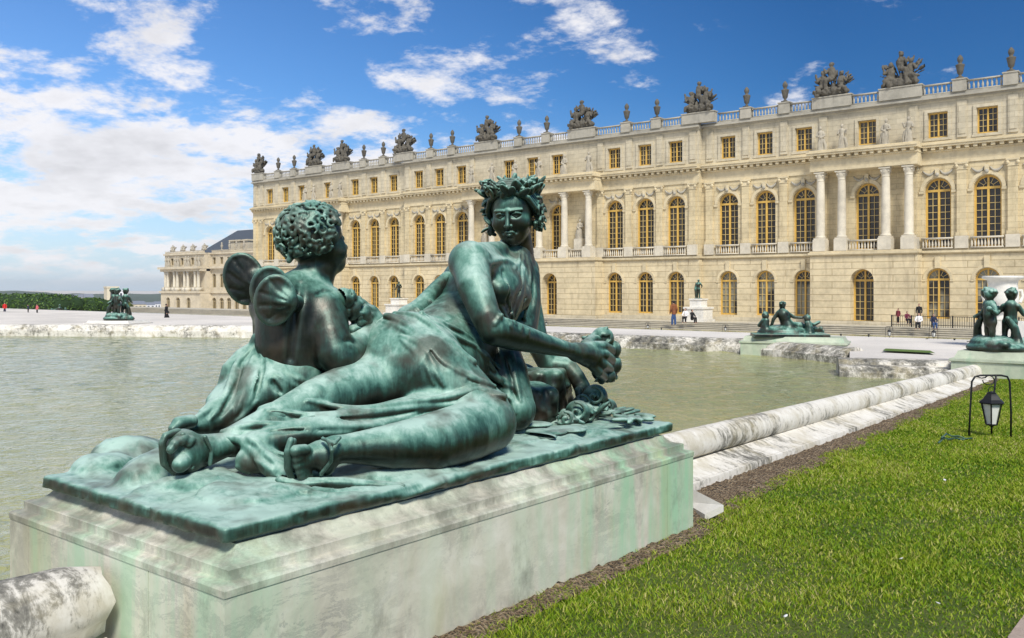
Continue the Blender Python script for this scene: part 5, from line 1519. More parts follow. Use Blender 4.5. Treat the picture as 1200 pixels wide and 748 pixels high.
# the far wing of the palace, set well back
def wing_building():
    Y = 170.0; B = on_y(205, 367, Y)[2]
    xs = lambda px: on_y(px, 339, Y)[0]; zs = lambda py, px=230: on_y(px, py, Y)[2]
    x0, x1, xm = xs(201), xs(345), xs(247.5)
    R = empty('palace_wing', (x0, Y, B), 0, 'distant cream wing with paired columns and a slate roof left of the main palace', 'palace')
    def part(mb, name, mat, smooth=False): return mb.build(name, mat, R, smooth, local=False)
    z1, z2, z3, z4, z5 = zs(342.6), zs(318), zs(313.8), zs(297.5), zs(294.2)
    g, f, a = MB(), MB(), MB(); wins = []
    pxb = [209.3, 221, 233.2]; pxr = [250.8, 259.5, 268, 277, 286, 295, 304, 313, 322, 331, 340]
    pitch = xs(221) - xs(209.3); w = pitch * .40
    for (a0, a1, y, cs) in ((x0, xm, Y - 4, [xs(p) for p in pxb]), (xm, x1, Y, [xs(p) for p in pxr])):
        wall(g, a0, a1, B - .5, z1, y, [(c, w, B + .6, zs(353), True) for c in cs], .6, Y + 14)
        wall(f, a0, a1, z1, z3, y + (2.2 if a0 == x0 else 0), [(c, w * .9, z1 + 1.6, zs(325), True) for c in cs], .6, Y + 14)
        wall(a, a0, a1, z3, z4, y + (1.5 if a0 == x0 else 0), [(c, w * .75, zs(310.5), zs(302.5), False) for c in cs], .5, Y + 14)
        for c in cs:
            for (ww, zb, zt, ar, dy) in ((w, B + .6, zs(353), True, 0), (w * .9, z1 + 1.6, zs(325), True, 2.2 if a0 == x0 else 0), (w * .75, zs(310.5), zs(302.5), False, 1.5 if a0 == x0 else 0)):
                me = pane_mesh('pane', ww, zb, zt, ar); me.materials.append(M['far_glass'])
                fr = arch_window('window', ww, zb, zt, 2, 4, .16, ar); fr.materials.append(M['wing_wood'])
                o = link('window', fr, None, R, False); o.location = (c, y + dy + .42, 0); link('pane', me, None, o)
    part(g, 'ground_floor_wall', M['wing_stone']); part(f, 'first_floor_wall', M['wing_stone']); part(a, 'attic_wall', M['wing_stone'])
    c_ = MB()
    for (a0, a1, y) in ((x0, xm, Y - 4), (xm + .62, x1, Y)):
        c_.box(a0 - .4, a1 + .1, y - .5, Y + 2, z1 - .25, z1 + .35); c_.box(a0 - .6, a1 + .1, y - 1.0, Y + 2, z3 - .5, z3 + .25); c_.box(a0 - .2, a1, y - .2, Y + 2, z2 - .1, z3 - .5)
    c_.box(x0 - .3, xm + .1, Y - 3, Y + 2, z4 - .4, z4 + .1); c_.box(xm, x1, Y - .5, Y + 2, z4 - .41, z4 + .09)
    c_.box(xm - .5, xm + .9, Y - .45, Y + 3, z2 - .12, z3 - .52)
    c_.box(xm - .5, xm + .61, Y - .9, Y + 3, z3 - .51, z3 + .24)
    part(c_, 'cornice', M['wing_stone'])
    for px in (204.6, 207.5, 215, 218.8, 227, 231, 239.4, 243.4):
        m = MB(); x = xs(px); r = .55; h = z2 - .1 - z1 - .35
        m.box(x - .9, x + .9, Y - 4.4, Y - 2.4, z1 + .351, z1 + 1.6); m.lathe((x, Y - 3.4, z1 + 1.6), [(r * 1.2, 0), (r, .4), (r * .86, h - 2.0), (r * 1.25, h - 1.25)], 10); part(m, 'column', M['white_stone'], True)
    m = MB(); x = x0
    baluster_panel(m, x0, xm, Y - 2.4, z4 + .101, z5, .7, .2); baluster_panel(m, xm, x1, Y + .2, z4 + .101, z5, .7, .2); part(m, 'balustrade', M['wing_stone'])
    sm = stone_statue(1, .05); sm.materials.append(M['statue_stone']); tm = trophy(5, .08); tm.materials.append(M['statue_stone'])
    for px in (210, 222, 233.5, 247): o = link('trophy', tm, None, R, False); o.location = (xs(px), Y - 2.3, z5); o.scale = (.85, .8, .75)
    for px in (259, 268, 276, 285): o = link('urn', UM2(), None, R, False); o.location = (xs(px), Y + .3, z5); o.scale = (1.3, 1.3, 1.3)
    for px in (206, 209, 217, 220, 229, 232, 241, 244.5): o = link('statue', sm, None, R, False); o.location = (xs(px), Y - 3.6, z3 + .25); o.scale = (1.5, 1.5, 1.7)
    # slate roof
    Yr = Y + 14; e0, e1, r0, r1 = on_y(246, 293, Yr), on_y(352, 293, Yr), on_y(281, 270.5, Yr + 10), on_y(322, 271.5, Yr + 10)
    zb, zt = z4, r0[2]
    v = [(e0[0], Yr - 6, zb), (e1[0], Yr - 6, zb), (e1[0], Yr + 30, zb), (e0[0], Yr + 30, zb), (r0[0], Yr + 9, zt), (r1[0], Yr + 9, zt), (r1[0], Yr + 15, zt), (r0[0], Yr + 15, zt)]
    me = np_mesh('slate_roof', v, [(0, 1, 5, 4), (1, 2, 6, 5), (2, 3, 7, 6), (3, 0, 4, 7), (4, 5, 6, 7)], False); o = link('slate_roof', me, M['slate'], R, False)
    for px in (290, 297, 306):
        m = MB(); x = on_y(px, 300, Yr)[0]; m.box(x - 1.1, x + 1.1, Yr - 6, Yr - 2, zb + 1.0, zb + 4.2); m.box(x - 1.5, x + 1.5, Yr - 6.4, Yr - 2, zb + 4.2, zb + 4.7); part(m, 'dormer', M['wing_stone'])
_um = []
def UM2():
    if not _um: m = urn_mesh(); m.materials.append(M['statue_stone']); _um.append(m)
    return _um[0]
M['far_glass'] = plain('far_window', (.13, .095, .045), .3)
wing_building()

# ================================================================== bronze groups and statues further off
def children_group(name, base, s, az, label, mat, seed, ped):
    """three small standing children on a rock, s = height of the whole"""
    f = Field((-.52, -.52, -.02), (.52, .52, 1.06), .0125); q = np.random.default_rng(seed)
    f.ell((0, 0, .05), (.46, .40, .12), None, .05); f.ell((.05, .02, .14), (.34, .30, .10), None, .05)
    for i in range(12): f.ell((q.uniform(-.38, .38), q.uniform(-.32, .32), q.uniform(.04, .14)), tuple(q.uniform(.05, .12, 3)), None, .03)
    for (x, y, a, lean) in ((-.13, -.10, .35, -.06), (.11, -.05, -.7, .07), (.02, .15, 2.6, .0)):
        c, n = math.cos(a), math.sin(a); T = lambda u, v, z: (x + (u * c - v * n) * 1.0 + lean * z, y + u * n + v * c, z)
        for sx in (-1, 1): limb(f, [(*T(sx * .055, .0, .16), .035), (*T(sx * .065, -.015, .30), .045), (*T(sx * .05, 0, .44), .066)], .02)
        limb(f, [(*T(0, 0, .45), .095), (*T(0, -.015, .56), .098), (*T(0, 0, .70), .092)], .03)
        limb(f, [(*T(0, 0, .72), .045), (*T(0, -.01, .78), .045)], .02); f.ell(T(0, -.012, .865), (.082, .086, .092), None, .015); f.ell(T(0, .012, .89), (.092, .092, .085), None, .01)
        for k in range(16):
            u = q.standard_normal(3); u /= np.linalg.norm(u); u[2] = abs(u[2]); f.ball(np.array(T(0, .012, .885)) + u * .088, .024, .006)
        limb(f, [(*T(-.10, 0, .69), .042), (*T(-.18, -.04, .57), .036), (*T(-.13 - .1 * (a > 0), -.13, .52 + .1 * (a < 0)), .026)], .02)
        limb(f, [(*T(.10, 0, .69), .042), (*T(.19, -.02, .58), .036), (*T(.20, -.12, .64), .026)], .02)
        f.ball(T(.20, -.14, .65), .045, .02)
    limb(f, [(-.30, -.05, .18, .07), (-.27, -.02, .36, .06), (-.2, .05, .5, .04)], .03); limb(f, [(.30, .02, .16, .07), (.28, .06, .36, .06), (.2, .1, .5, .04)], .03)
    R_ = axes(az).astype(np.float32); b = np.array(base, np.float32)
    me = f.mesh(name, lambda v: (v * np.array([.96, .96, 1], np.float32) * np.float32(s)) @ R_.T)
    root = empty(name, base, 0, label, 'sculpture', 'bronze groups round the pool'); o = link('figures', me, mat, root)
    return root
def reclining_far(name, base, s, az, label, mat, seed, flip=1):
    """a small reclining nymph with two children, s = length"""
    f = Field((-.58, -.26, -.02), (.58, .26, .52), .0095); q = np.random.default_rng(seed); F_ = flip
    f.box((0, 0, .01), (.52, .2, .03), None, .01, .01); f.ell((.10 * F_, 0, .06), (.34, .15, .09), None, .04)
    limb(f, [(.02 * F_, 0, .13, .10), (.06 * F_, .0, .22, .078), (.09 * F_, 0, .31, .080), (.10 * F_, 0, .345, .058)], .03)
    limb(f, [(.10 * F_, 0, .36, .024), (.10 * F_, 0, .40, .022)], .01); f.ell((.10 * F_, -.005, .435), (.046, .05, .055), None, .01); f.ball((.10 * F_, .012, .45), .048, .01)
    limb(f, [(.155 * F_, 0, .335, .03), (.22 * F_, -.01, .24, .026), (.25 * F_, -.03, .13, .02)], .02); limb(f, [(.045 * F_, 0, .335, .03), (-.06 * F_, -.01, .27, .024), (-.17 * F_, -.02, .26, .018), (-.2 * F_, -.02, .27, .02)], .02)
    limb(f, [(.0, -.04, .13, .08), (-.16 * F_, -.06, .14, .058), (-.30 * F_, -.07, .08, .036), (-.42 * F_, -.07, .06, .026), (-.47 * F_, -.07, .07, .02)], .03)
    limb(f, [(.02 * F_, -.09, .11, .07), (.18 * F_, -.13, .10, .05), (.04 * F_, -.14, .06, .036), (-.14 * F_, -.13, .05, .026)], .03)
    limb(f, [(-.26 * F_, .05, .06, .07), (-.26 * F_, .05, .13, .05), (-.24 * F_, .04, .19, .045)], .03); f.ball((-.235 * F_, .03, .255), .050, .01)
    limb(f, [(-.24 * F_, .04, .19, .03), (-.32 * F_, .02, .16, .026), (-.40 * F_, .0, .20, .024)], .02)
    limb(f, [(.34 * F_, .03, .06, .07), (.34 * F_, .03, .16, .055), (.33 * F_, .03, .22, .048)], .03); f.ball((.335 * F_, .02, .29), .052, .01); limb(f, [(.37 * F_, .03, .22, .03), (.42 * F_, 0, .15, .026)], .02)
    for i in range(10): x = q.uniform(-.4, .4); limb(f, [(x, -.10, .05, .03), (x - .1 * F_, -.05, .11, .03)], .02)
    for k in range(30):
        cx, cz = ((-.235 * F_, .265), (.335 * F_, .30), (.10 * F_, .455))[k % 3]; u = q.standard_normal(3); u /= np.linalg.norm(u); u[2] = abs(u[2]); f.ball(np.array([cx, .02, cz]) + u * .042, .014, .004)
    R_ = axes(az).astype(np.float32)
    me = f.mesh(name, lambda v: (v * np.array([s, s, s], np.float32)) @ R_.T)
    root = empty(name, base, 0, label, 'sculpture', 'bronze groups round the pool'); link('figures', me, mat, root); return root
def block_pedestal(c, hx, hy, z0, z1, rz, label, mat):
    o = empty('stone_pedestal', (c[0], c[1], z0), 0, label, 'pedestal')
    h = z1 - z0; v = []; ca, sa = math.cos(rz), math.sin(rz)
    prof = [(0, z0 - .1), (0, z1 - h * .28), (-.03, z1 - h * .26), (-.03, z1 - h * .2), (.04, z1 - h * .17), (.08, z1 - h * .05), (.09, z1)]
    for ins, z in prof:
        for sx, sy in ((-1, -1), (1, -1), (1, 1), (-1, 1)):
            x, y = sx * (hx - ins), sy * (hy - ins); v.append((c[0] + ca * x - sa * y, c[1] + sa * x + ca * y, z))
    f = [(i * 4 + k, i * 4 + (k + 1) % 4, (i + 1) * 4 + (k + 1) % 4, (i + 1) * 4 + k) for i in range(len(prof) - 1) for k in range(4)] + [tuple((len(prof) - 1) * 4 + k for k in range(4))]
    link('block', autosmooth(np_mesh('block', v, f, False), 25), mat, o, False); return o
M['green_marble'] = stone('copper_stained_marble', (.47, .52, .39), (.20, .40, .25), None, .8, 4.0, 3.0, .6)
# right: children group at the end of the roll moulding, white vase behind it
z = on_x(1165, 413, -3.35)
pz = float(z[2]); py_ = float(z[1])
block_pedestal((-3.30, py_ + .75), .74, .80, -.2, pz, 0, 'green stained pedestal under the standing bronze children at the right edge', M['green_marble'])
cb = on_y(1168, 414, py_ + .45); cd = depth_of(cb)
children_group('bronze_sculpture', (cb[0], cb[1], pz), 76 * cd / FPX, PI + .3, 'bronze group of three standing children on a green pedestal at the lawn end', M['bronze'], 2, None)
def vase():
    Y = py_ + 6; c = on_y(1175, 339, Y); d = depth_of(c); k = d / FPX; zt = on_y(1175, 323.5, Y)[2]
    R = empty('marble_vase', (c[0], Y, .2), 0, 'large white marble vase with a wide rim behind the standing bronze children', 'vase')
    r = 22 * k; h = zt - .2; m = MB()
    m.box(c[0] - r * .9, c[0] + r * .9, Y - r * .9, Y + r * .9, -.3, .2 + h * .38); m.build('plinth', M['white_marble'], R, local=False)
    m = MB(); hb = h * .62; z0 = .2 + h * .38
    m.lathe((c[0], Y, z0), [(r * .55, 0), (r * .5, hb * .06), (r * .28, hb * .14), (r * .36, hb * .22), (r * .62, hb * .30), (r * .78, hb * .44), (r * .76, hb * .62), (r * .70, hb * .80), (r * .74, hb * .90), (r * .98, hb * .945), (r * 1.0, hb * .985), (r * .95, hb), (r * .6, hb * .97)], 32)
    m.build('bowl', M['white_marble'], R, True, local=False)
    for s in (-1, 1):
        m = MB(); a = RGT * s
        m.tube([np.array([c[0], Y, z0 + hb * t]) + a * r * o for t, o in ((.46, .74), (.42, .95), (.55, 1.06), (.68, .98), (.66, .76))], r * .09, 8); m.build('handle', M['white_marble'], R, True, local=False)
vase()
# far side: reclining group at the corner of the coping
rb = on_z(917, 395, .42)
rax = math.atan2(-rb[0], -rb[1])
block_pedestal((rb[0] + .1, rb[1] + .55), 1.25, .55, -.2, .42, .25, 'pale green pedestal at the far pool corner under a reclining bronze', M['green_marble'])
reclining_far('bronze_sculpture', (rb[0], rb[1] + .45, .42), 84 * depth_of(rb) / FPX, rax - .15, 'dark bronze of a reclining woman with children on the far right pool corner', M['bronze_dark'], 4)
# left: children group and reclining group
lb = on_z(122, 376, .36); ld = depth_of(lb)
block_pedestal((lb[0], lb[1] + .6), .95, .8, -.1, .36, .5, 'white pedestal of the left bronze children group beyond the pool', M['white_marble'])
children_group('bronze_sculpture', (lb[0], lb[1] + .6, .36), 38 * ld / FPX * 1.04, math.atan2(-lb[0], -lb[1]) + .2, 'dark bronze group of standing children left of the far wing', M['bronze_dark'], 5, None)
l2 = on_y(62, 369.5, 38); l2d = depth_of(l2)
block_pedestal((l2[0], l2[1] + .4), 1.5, .7, l2[2] - .35, l2[2], .6, 'low pale pedestal before the clipped hedge', M['white_marble'])
reclining_far('bronze_sculpture', (l2[0], l2[1] + .4, l2[2]), 25 * l2d / FPX, math.atan2(-l2[0], -l2[1]), 'small dark bronze of a reclining figure in front of the hedge', M['bronze_dark'], 7, -1)

def standing_bronze(px, py0, py1, Y, pedw, pedpy, label, plabel, mat, seed):
    b = on_y(px, py1, Y); k = depth_of(b) / FPX; h = (py1 - py0) * k
    f = Field((-.34, -.3, -.02), (.34, .3, 1.05), .011); s = 1 if seed % 2 else -1
    f.box((0, 0, .01), (.16, .14, .02), None, .005, .005)
    limb(f, [(-.06, 0, .03, .035), (-.055, -.01, .25, .042), (-.04, 0, .48, .062)], .02); limb(f, [(.09, -.05, .03, .035), (.07, -.04, .25, .042), (.04, 0, .48, .062)], .02)
    limb(f, [(0, 0, .5, .085), (0, 0, .60, .075), (0, 0, .74, .10), (0, 0, .80, .08)], .03); limb(f, [(0, 0, .83, .04), (0, -.01, .88, .04)], .01); f.ell((0, -.01, .935), (.055, .062, .07), None, .01)
    limb(f, [(-.11, 0, .80, .042), (-.19 * 1, -.03, .66, .035), (-.12, -.12, .58, .026)], .02); limb(f, [(.11, 0, .80, .042), (.18, 0, .66, .035), (.20, -.06, .50, .026)], .02)
    if seed == 1: limb(f, [(.10, .05, .78, .05), (.13, .07, .5, .07), (.12, .05, .2, .06), (.12, .03, .03, .05)], .03)
    R_ = axes(math.atan2(-b[0], -b[1]) + .5 * s).astype(np.float32)
    me = f.mesh('bronze_statue', lambda v: (v * np.float32(h)) @ R_.T)
    me.materials.append(mat)
    o = link('bronze_statue', me); o.location = b; tag(o, label, 'statue')
    zb = -1.48; w = pedw * k / 2
    R = empty('stone_pedestal', (b[0], b[1], zb), 0, plabel, 'pedestal'); m = MB(); hh = b[2] - zb
    for (s_, z0, z1) in ((1.18, 0, .12), (1.0, .12, .56), (1.1, .56, .64), (.62, .64, .94), (.70, .94, 1.0)):
        m.box(b[0] - w * s_, b[0] + w * s_, b[1] - w * s_, b[1] + w * s_, zb + hh * z0, zb + hh * z1)
    m.build('block', M['white_marble'], R, local=False)
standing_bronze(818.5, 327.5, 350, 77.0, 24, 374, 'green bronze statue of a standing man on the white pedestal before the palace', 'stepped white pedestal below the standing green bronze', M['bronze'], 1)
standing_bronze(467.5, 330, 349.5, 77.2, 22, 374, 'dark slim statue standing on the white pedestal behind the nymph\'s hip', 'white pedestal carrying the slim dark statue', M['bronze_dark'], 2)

# ================================================================== people
def cloth(name, c): return plain(name, c, .85, 0, .2, 9)
SKIN = cloth('skin', (.46, .27, .19)); HAIR = cloth('hair', (.02, .014, .01)); JEANS = cloth('denim', (.03, .07, .18)); BLACK = cloth('black_cloth', (.008, .008, .010)); RED = cloth('red_cloth', (.62, .02, .02))
BROWN = cloth('brown_leather', (.20, .07, .025)); WHITE = cloth('white_cloth', (.72, .70, .68)); NAVY = cloth('navy_cloth', (.015, .02, .05)); PINK = cloth('rose_cloth', (.55, .12, .14))
def person(b, H, az, label, top, legs, pose='stand', hair=None, group=None, coat=False):
    """one figure: body mesh with jacket, trousers and hair as parts; b = ground point under it"""
    hair = hair or HAIR
    if pose == 'stand' or pose == 'walk':
        st = .16 if pose == 'walk' else .03
        hips = (0, 0, .52); kn = [(-.055, st * .6, .28), (.055, -st * .35, .28)]; an = [(-.055, st, .045), (.055, -st, .05)]
    else:
        hips = (0, 0, .27); kn = [(-.07, .24, .30), (.07, .24, .30)]; an = [(-.07, .26, .045), (.07, .27, .045)]
    hz = hips[2]; tp = hz + .30; sh = [(-.105, 0, tp), (.105, 0, tp)]
    if pose == 'sit': el = [(-.15, .08, tp - .15), (.15, .08, tp - .15)]; wr = [(-.06, .2, tp - .21), (.07, .2, tp - .21)]
    else: el = [(-.145, -.02 + st * .3, tp - .17), (.145, -.02 - st * .3, tp - .17)]; wr = [(-.13, .06 + st * .5, tp - .32), (.14, .05 - st * .2, tp - .32)]
    lo, hi = (-.26, -.26, -.02), (.26, .42, 1.06)
    B_ = Field(lo, hi, .010)
    B_.chain([((0, 0, hz), .075), ((0, 0, hz + .16), .065), ((0, 0, tp - .02), .075)], .02)
    B_.chain([((0, 0, tp), .035), ((0, .01, tp + .06), .033)], .02); B_.ell((0, .015, tp + .125), (.046, .056, .066), None, .01); B_.ball((0, .07, tp + .115), .012, .008)
    for i in (0, 1):
        B_.chain([(hips, .06), (kn[i], .042), (an[i], .028)], .01); B_.chain([(an[i], .026), (tuple(np.add(an[i], (0, .06, -.015))), .022)], .01)
        B_.chain([(sh[i], .034), (el[i], .028), (wr[i], .020), (tuple(np.add(wr[i], (0, .02, -.035))), .020)], .01)
        for dx in (-.010, 0, .010): B_.cone(np.add(wr[i], (dx, .022, -.03)), np.add(wr[i], (dx * 1.3, .034, -.055)), .006, .005, .004)
    T = Field(lo, hi, .010); L_ = Field(lo, hi, .010); Hh = Field(lo, hi, .009)
    T.chain([((0, 0, hz - (.20 if coat else .02)), .105 if coat else .088), ((0, 0, hz + .16), .085), ((0, 0, tp - .02), .09)], .02)
    L_.chain([((0, 0, hz + .02), .082), ((0, 0, hz - .02), .082)], .02)
    for i in (0, 1):
        T.chain([(sh[i], .044), (el[i], .038), (tuple(np.add(np.multiply(el[i], .12), np.multiply(wr[i], .88))), .030)], .02)
        L_.chain([(hips, .068), (kn[i], .052), (tuple(np.add(an[i], (0, 0, .01))), .038)], .015)
    Hh.ell((0, -.005, tp + .145), (.054, .058, .060), None, .01); Hh.ell((0, .06, tp + .10), (.05, .045, .055), None, .01, 'cut')
    R_ = axes(az).astype(np.float32)
    root = empty('person', tuple(map(float, b)), 0, label, 'person', group)
    for nm, fl, mt in (('body', B_, SKIN), ('trousers', L_, legs), ('coat' if coat else 'jacket', T, top), ('hair', Hh, hair)):
        link(nm, fl.mesh(nm, lambda v: (v * np.float32(H)) @ R_.T), mt, root)
    return root
def on_gravel(px, py):
    ys = np.linspace(23, 170, 1500); P = np.array([on_y(px, py, y) for y in ys]); g = np.array([gravel_z(y) for y in ys])
    i = int(np.argmin(np.abs(P[:, 2] - g))); return P[i]
def person_px(px, foot, head, Y, az_off, *a, **k):
    if Y == 0: Y = float(on_gravel(px, foot)[1])
    b = on_y(px, foot, Y); H = (foot - head) * depth_of(b) / FPX
    if k.get('pose') == 'sit': H = H / .72
    return person(b, H, math.atan2(-b[0], -b[1]) + az_off, *a, **k)
person_px(195, 377.5, 356.5, 0, -1.5, 'walking figure in a long black coat on the gravel before the far wing', BLACK, BLACK, 'walk', coat=True)
person_px(299, 378, 362, 0, .6, 'figure in bright red on the gravel beyond the child\'s wing', RED, BLACK)
person_px(5.5, 367.5, 355, 0, 0, 'figure in a red top at the left edge by the hedge', RED, NAVY)
person_px(33, 368, 357.5, 0, 1.2, 'figure in dark blue clothes before the hedge', NAVY, BLACK)
person_px(43.5, 368, 357, 0, .8, 'figure in a rose red top beside the one in dark blue', PINK, BLACK)
person_px(789.5, 381.5, 353, 73.0, 2.6, 'standing man in brown leather jacket and jeans on the palace steps', BROWN, JEANS)
person_px(803.5, 378.5, 362.5, 73.9, .3, 'person in a white top sitting on the steps beside the standing man', WHITE, BLACK, pose='sit')
person_px(811, 379, 364, 74.0, -.8, 'person in black sitting low on the steps below the green bronze', BLACK, BLACK, pose='sit')
for px, ft, hd, az, lab, tp_, lg, ps in ((1052.5, 379, 362, .5, 'person in dark red standing at the left of the seated group', cloth('maroon', (.16, .02, .03)), BLACK, 'stand'), (1063, 380, 366, -.4, 'person in maroon and black sitting second in the group on the steps', cloth('maroon_two', (.13, .02, .04)), BLACK, 'sit'),
        (1077, 386, 368, .2, 'person in white jacket with red scarf sitting on the palace steps', WHITE, BLACK, 'sit'), (1094, 386, 369, -.3, 'person in black top and blue jeans sitting on the palace steps', NAVY, JEANS, 'sit'), (1077, 378, 356.5, .1, 'person in a dark hooded jacket standing behind the seated group', BLACK, BLACK, 'stand')):
    person_px(px, ft, hd, 73.6 if ps == 'sit' else 74.6, az, lab, tp_, lg, pose=ps)

# ================================================================== lanterns and stakes
M['lamp_glass'] = plain('frosted_lamp_glass', (.72, .72, .66), .35, 0, .05)
def lantern(loc, s, rz, label):
    R = empty('lantern', loc, rz, label, 'lantern', 'garden lanterns on black iron hoops')
    w, h = .235, .70; m = MB(); t = .011
    m.tube([(-w, .02, -.03), (-w + .012, .01, .3), (-w + .025, 0, h - .07), (-w + .06, 0, h - .015), (-w + .12, 0, h), (w - .12, 0, h), (w - .05, 0, h - .015), (w - .025, 0, h - .07), (w - .01, 0, .3), (w, .02, -.03)], t, 8)
    m.tube([(.06, .0, h), (.075, .10, .35), (.09, .16, -.03)], t, 8); m.build('hoop', M['iron'], R, True)
    m = MB(); m.tube([(-.02 + .06 * math.cos(a) * (1 - .05 * a), 0, h - .055 + .05 * math.sin(a)) for a in np.linspace(2.6, -3.2, 16)], .006, 6); m.tube([(-.17, 0, h - .01), (-.10, 0, h - .03), (-.05, 0, h - .02)], .006, 6)
    m.tube([(.01 + .035 * math.cos(a), 0, h - .16 + .04 * math.sin(a)) for a in np.linspace(1.57, 7.8, 14)], .005, 6); m.build('scroll_hook', M['iron'], R, True)
    m = MB(); m.lathe((.01, 0, h - .31), [(.135, 0), (.14, .012), (.10, .045), (.072, .085), (.055, .105), (.055, .118), (.02, .125), (.012, .135)], 6); m.build('cap', M['iron'], R)
    m = MB()
    for k in range(6):
        a = PI / 3 * k; c, sn = math.cos(a), math.sin(a); m.tube([(.01 + .112 * c, .112 * sn, h - .31), (.01 + .062 * c, .062 * sn, h - .545)], .008, 6)
    m.lathe((.01, 0, h - .575), [(.008, 0), (.028, .015), (.066, .028), (.066, .040)], 6); m.lathe((.01, 0, h - .60), [(.004, 0), (.014, .012), (.006, .026)], 8); m.build('cage', M['iron'], R)
    m = MB(); m.lathe((.01, 0, h - .540), [(.052, 0), (.098, .225)], 6, True); m.build('glass', M['lamp_glass'], R)
    for o in R.children:
        o.location = (0, 0, 0)
    R.scale = (s, s, s); return R
LZ = on_z(1161, 514, .01)
lantern(tuple(LZ), 75 * depth_of(LZ) / FPX / .71, YAW, 'big black lantern with frosted panes hanging from an iron hoop on the lawn')
for (px, py, hp, Y, lab) in ((1094, 416, 16, 27.5, 'small lantern on its hoop just left of the green pedestal with children'), (1042, 409, 14, 28.5, 'small lantern beside the strip of grass behind the coping'),
                             (962.5, 401, 10, 30, 'small lantern right of the far reclining bronze'), (850, 395, 10, 31, 'tiny lantern on the gravel left of the far reclining bronze'), (759, 392, 9, 31, 'tiny lantern on the gravel below the standing man'), (640, 389, 7, 33, 'tiny lantern on the gravel behind the nymph\'s arm')):
    b = on_y(px, py, Y); b[2] = max(b[2], gravel_z(Y) - .02)
    lantern(tuple(b), max(hp * depth_of(b) / FPX, .3) / .71, YAW, lab)
def stake(px, py0, py1, Y, lean, lab):
    a, b = on_y(px, py1, Y), on_y(px + lean, py0, Y); a = a + (a - b) * .15
    m = MB(); m.tube([a, b], .022, 6); m.tube([b - (b - a) * .04, b + (b - a) * .01], .034, 6)
    o = m.build('iron_stake', M['iron'], None, True); tag(o, lab, 'stake', 'thin iron stakes round the pool')
for q in ((985.5, 391.5, 400, 29, 0, 'thin iron stake close right of the far reclining bronze'), (1018, 392, 404, 28.5, 0, 'thin iron stake between the far reclining bronze and the grass strip'), (1089, 397, 414, 26.5, -3, 'leaning iron stake touching the left of a small lantern'),
          (1118.5, 397, 415, 26, 0, 'thin iron stake left of the shortest one'), (1134.5, 400, 414, 25.5, 0, 'short iron stake nearest the green pedestal'), (775, 384.5, 392.5, 31, 0, 'thin iron stake below the pedestal with the green bronze'),
          (145, 381, 374, 27, 1.5, 'leaning stake right of the left children group'), (177.5, 380.5, 374, 27, 0, 'upright stake near the walking figure in black'), (72, 378, 371, 27, 0, 'upright stake between the left children group and reclining bronze')):
    px, a, b, Y, l, lab = q; stake(px, min(a, b), max(a, b), Y, l, lab)
def floodlight():
    b = on_y(168, 380, 26); k = depth_of(b) / FPX
    R = empty('floodlight', tuple(b), 0, 'round black floodlight on the stone edge near the walking figure', 'floodlight')
    f = tuple(-FWD * .7 + RGT * .3); m = MB(); c = np.array([0, 0, 4.4 * k]); d = np.array([f[0], f[1], .1])
    m.tube([c - d * 2.0 * k, c - d * .5 * k, c + d * .8 * k, c + d * 1.1 * k], [1.2 * k, 3.0 * k, 3.4 * k, 3.4 * k], 14); m.build('housing', M['iron'], R, True)
    m = MB(); m.tube([c + d * 1.1 * k, c + d * 1.25 * k], 2.8 * k, 14); m.build('lens', M['dim_glass'], R, True)
    m = MB(); m.tube([(0, 0, 0), c], .5 * k, 6); m.build('foot', M['iron'], R)
floodlight()
# cable on the lawn, daisies
m = MB(); pts = [on_z(x, y, .035) for x, y in ((1136, 514), (1128, 515.5), (1120, 513.5), (1112, 515), (1106, 513), (1100, 519))]
m.tube(pts, .011, 6); m.tube([p + np.array([0.02, .03, 0.01 * i]) for i, p in enumerate(pts)], .009, 6)
tag(m.build('cable', plain('green_cable', (.03, .09, .06), .5), None, True), 'green cable lying in the grass beside the big lantern', 'cable')
def flowers():
    me = MB(); me.lathe((0, 0, .03), [(.0, 0), (.010, .003), (.013, .008), (.004, .006)], 7); me = me.mesh('flower', True); me.materials.append(M['white_wall'])
    for x, y, lab in ((1106, 566, 0), (1059, 661, 0), (1097, 714, 0), (924, 727, 0)):
        o = link('petal', me); o.location = on_z(x, y, .03); o.rotation_euler = (.4 + .3 * math.sin(x), .5 * math.sin(y), x); o.scale = (.95, .6 + .25 * math.sin(x * y), .9); tag(o, 'small pale petal lying on the lawn', 'petal', 'petals fallen on the lawn')
flowers()
# clods of soil and stones along the stone edge
def clods():
    q = np.random.default_rng(6); m = MB()
    for i in range(1700):
        y = 1.8 + 15 * q.random() ** 1.5; x0 = -2.84 if y < 5.42 else -3.30; x1 = float(np.interp(y, [5.4, 5.6, 6.4, 11, 16, 20], [-2.745, -2.80, -2.92, -3.11, -3.24, -3.27])); x = q.uniform(x0 + .01, x1 + .06)
        r = q.uniform(.003, .012); c = (x, y, .03); a = q.uniform(0, 6)
        vs = [(x + r * q.uniform(.7, 1.2) * math.cos(a + t), y + r * q.uniform(.7, 1.2) * math.sin(a + t), .015 + q.uniform(-.3, .5) * r) for t in np.linspace(0, 2 * PI, 5, endpoint=False)] + [(x, y, .02 + r * q.uniform(.6, 1.1))]
        m.add(vs, [(k, (k + 1) % 5, 5) for k in range(5)])
    o = m.build('soil_clods', M['soil']); tag(o, 'loose clods of soil along the stone edge', 'soil', kind='stuff')
clods()
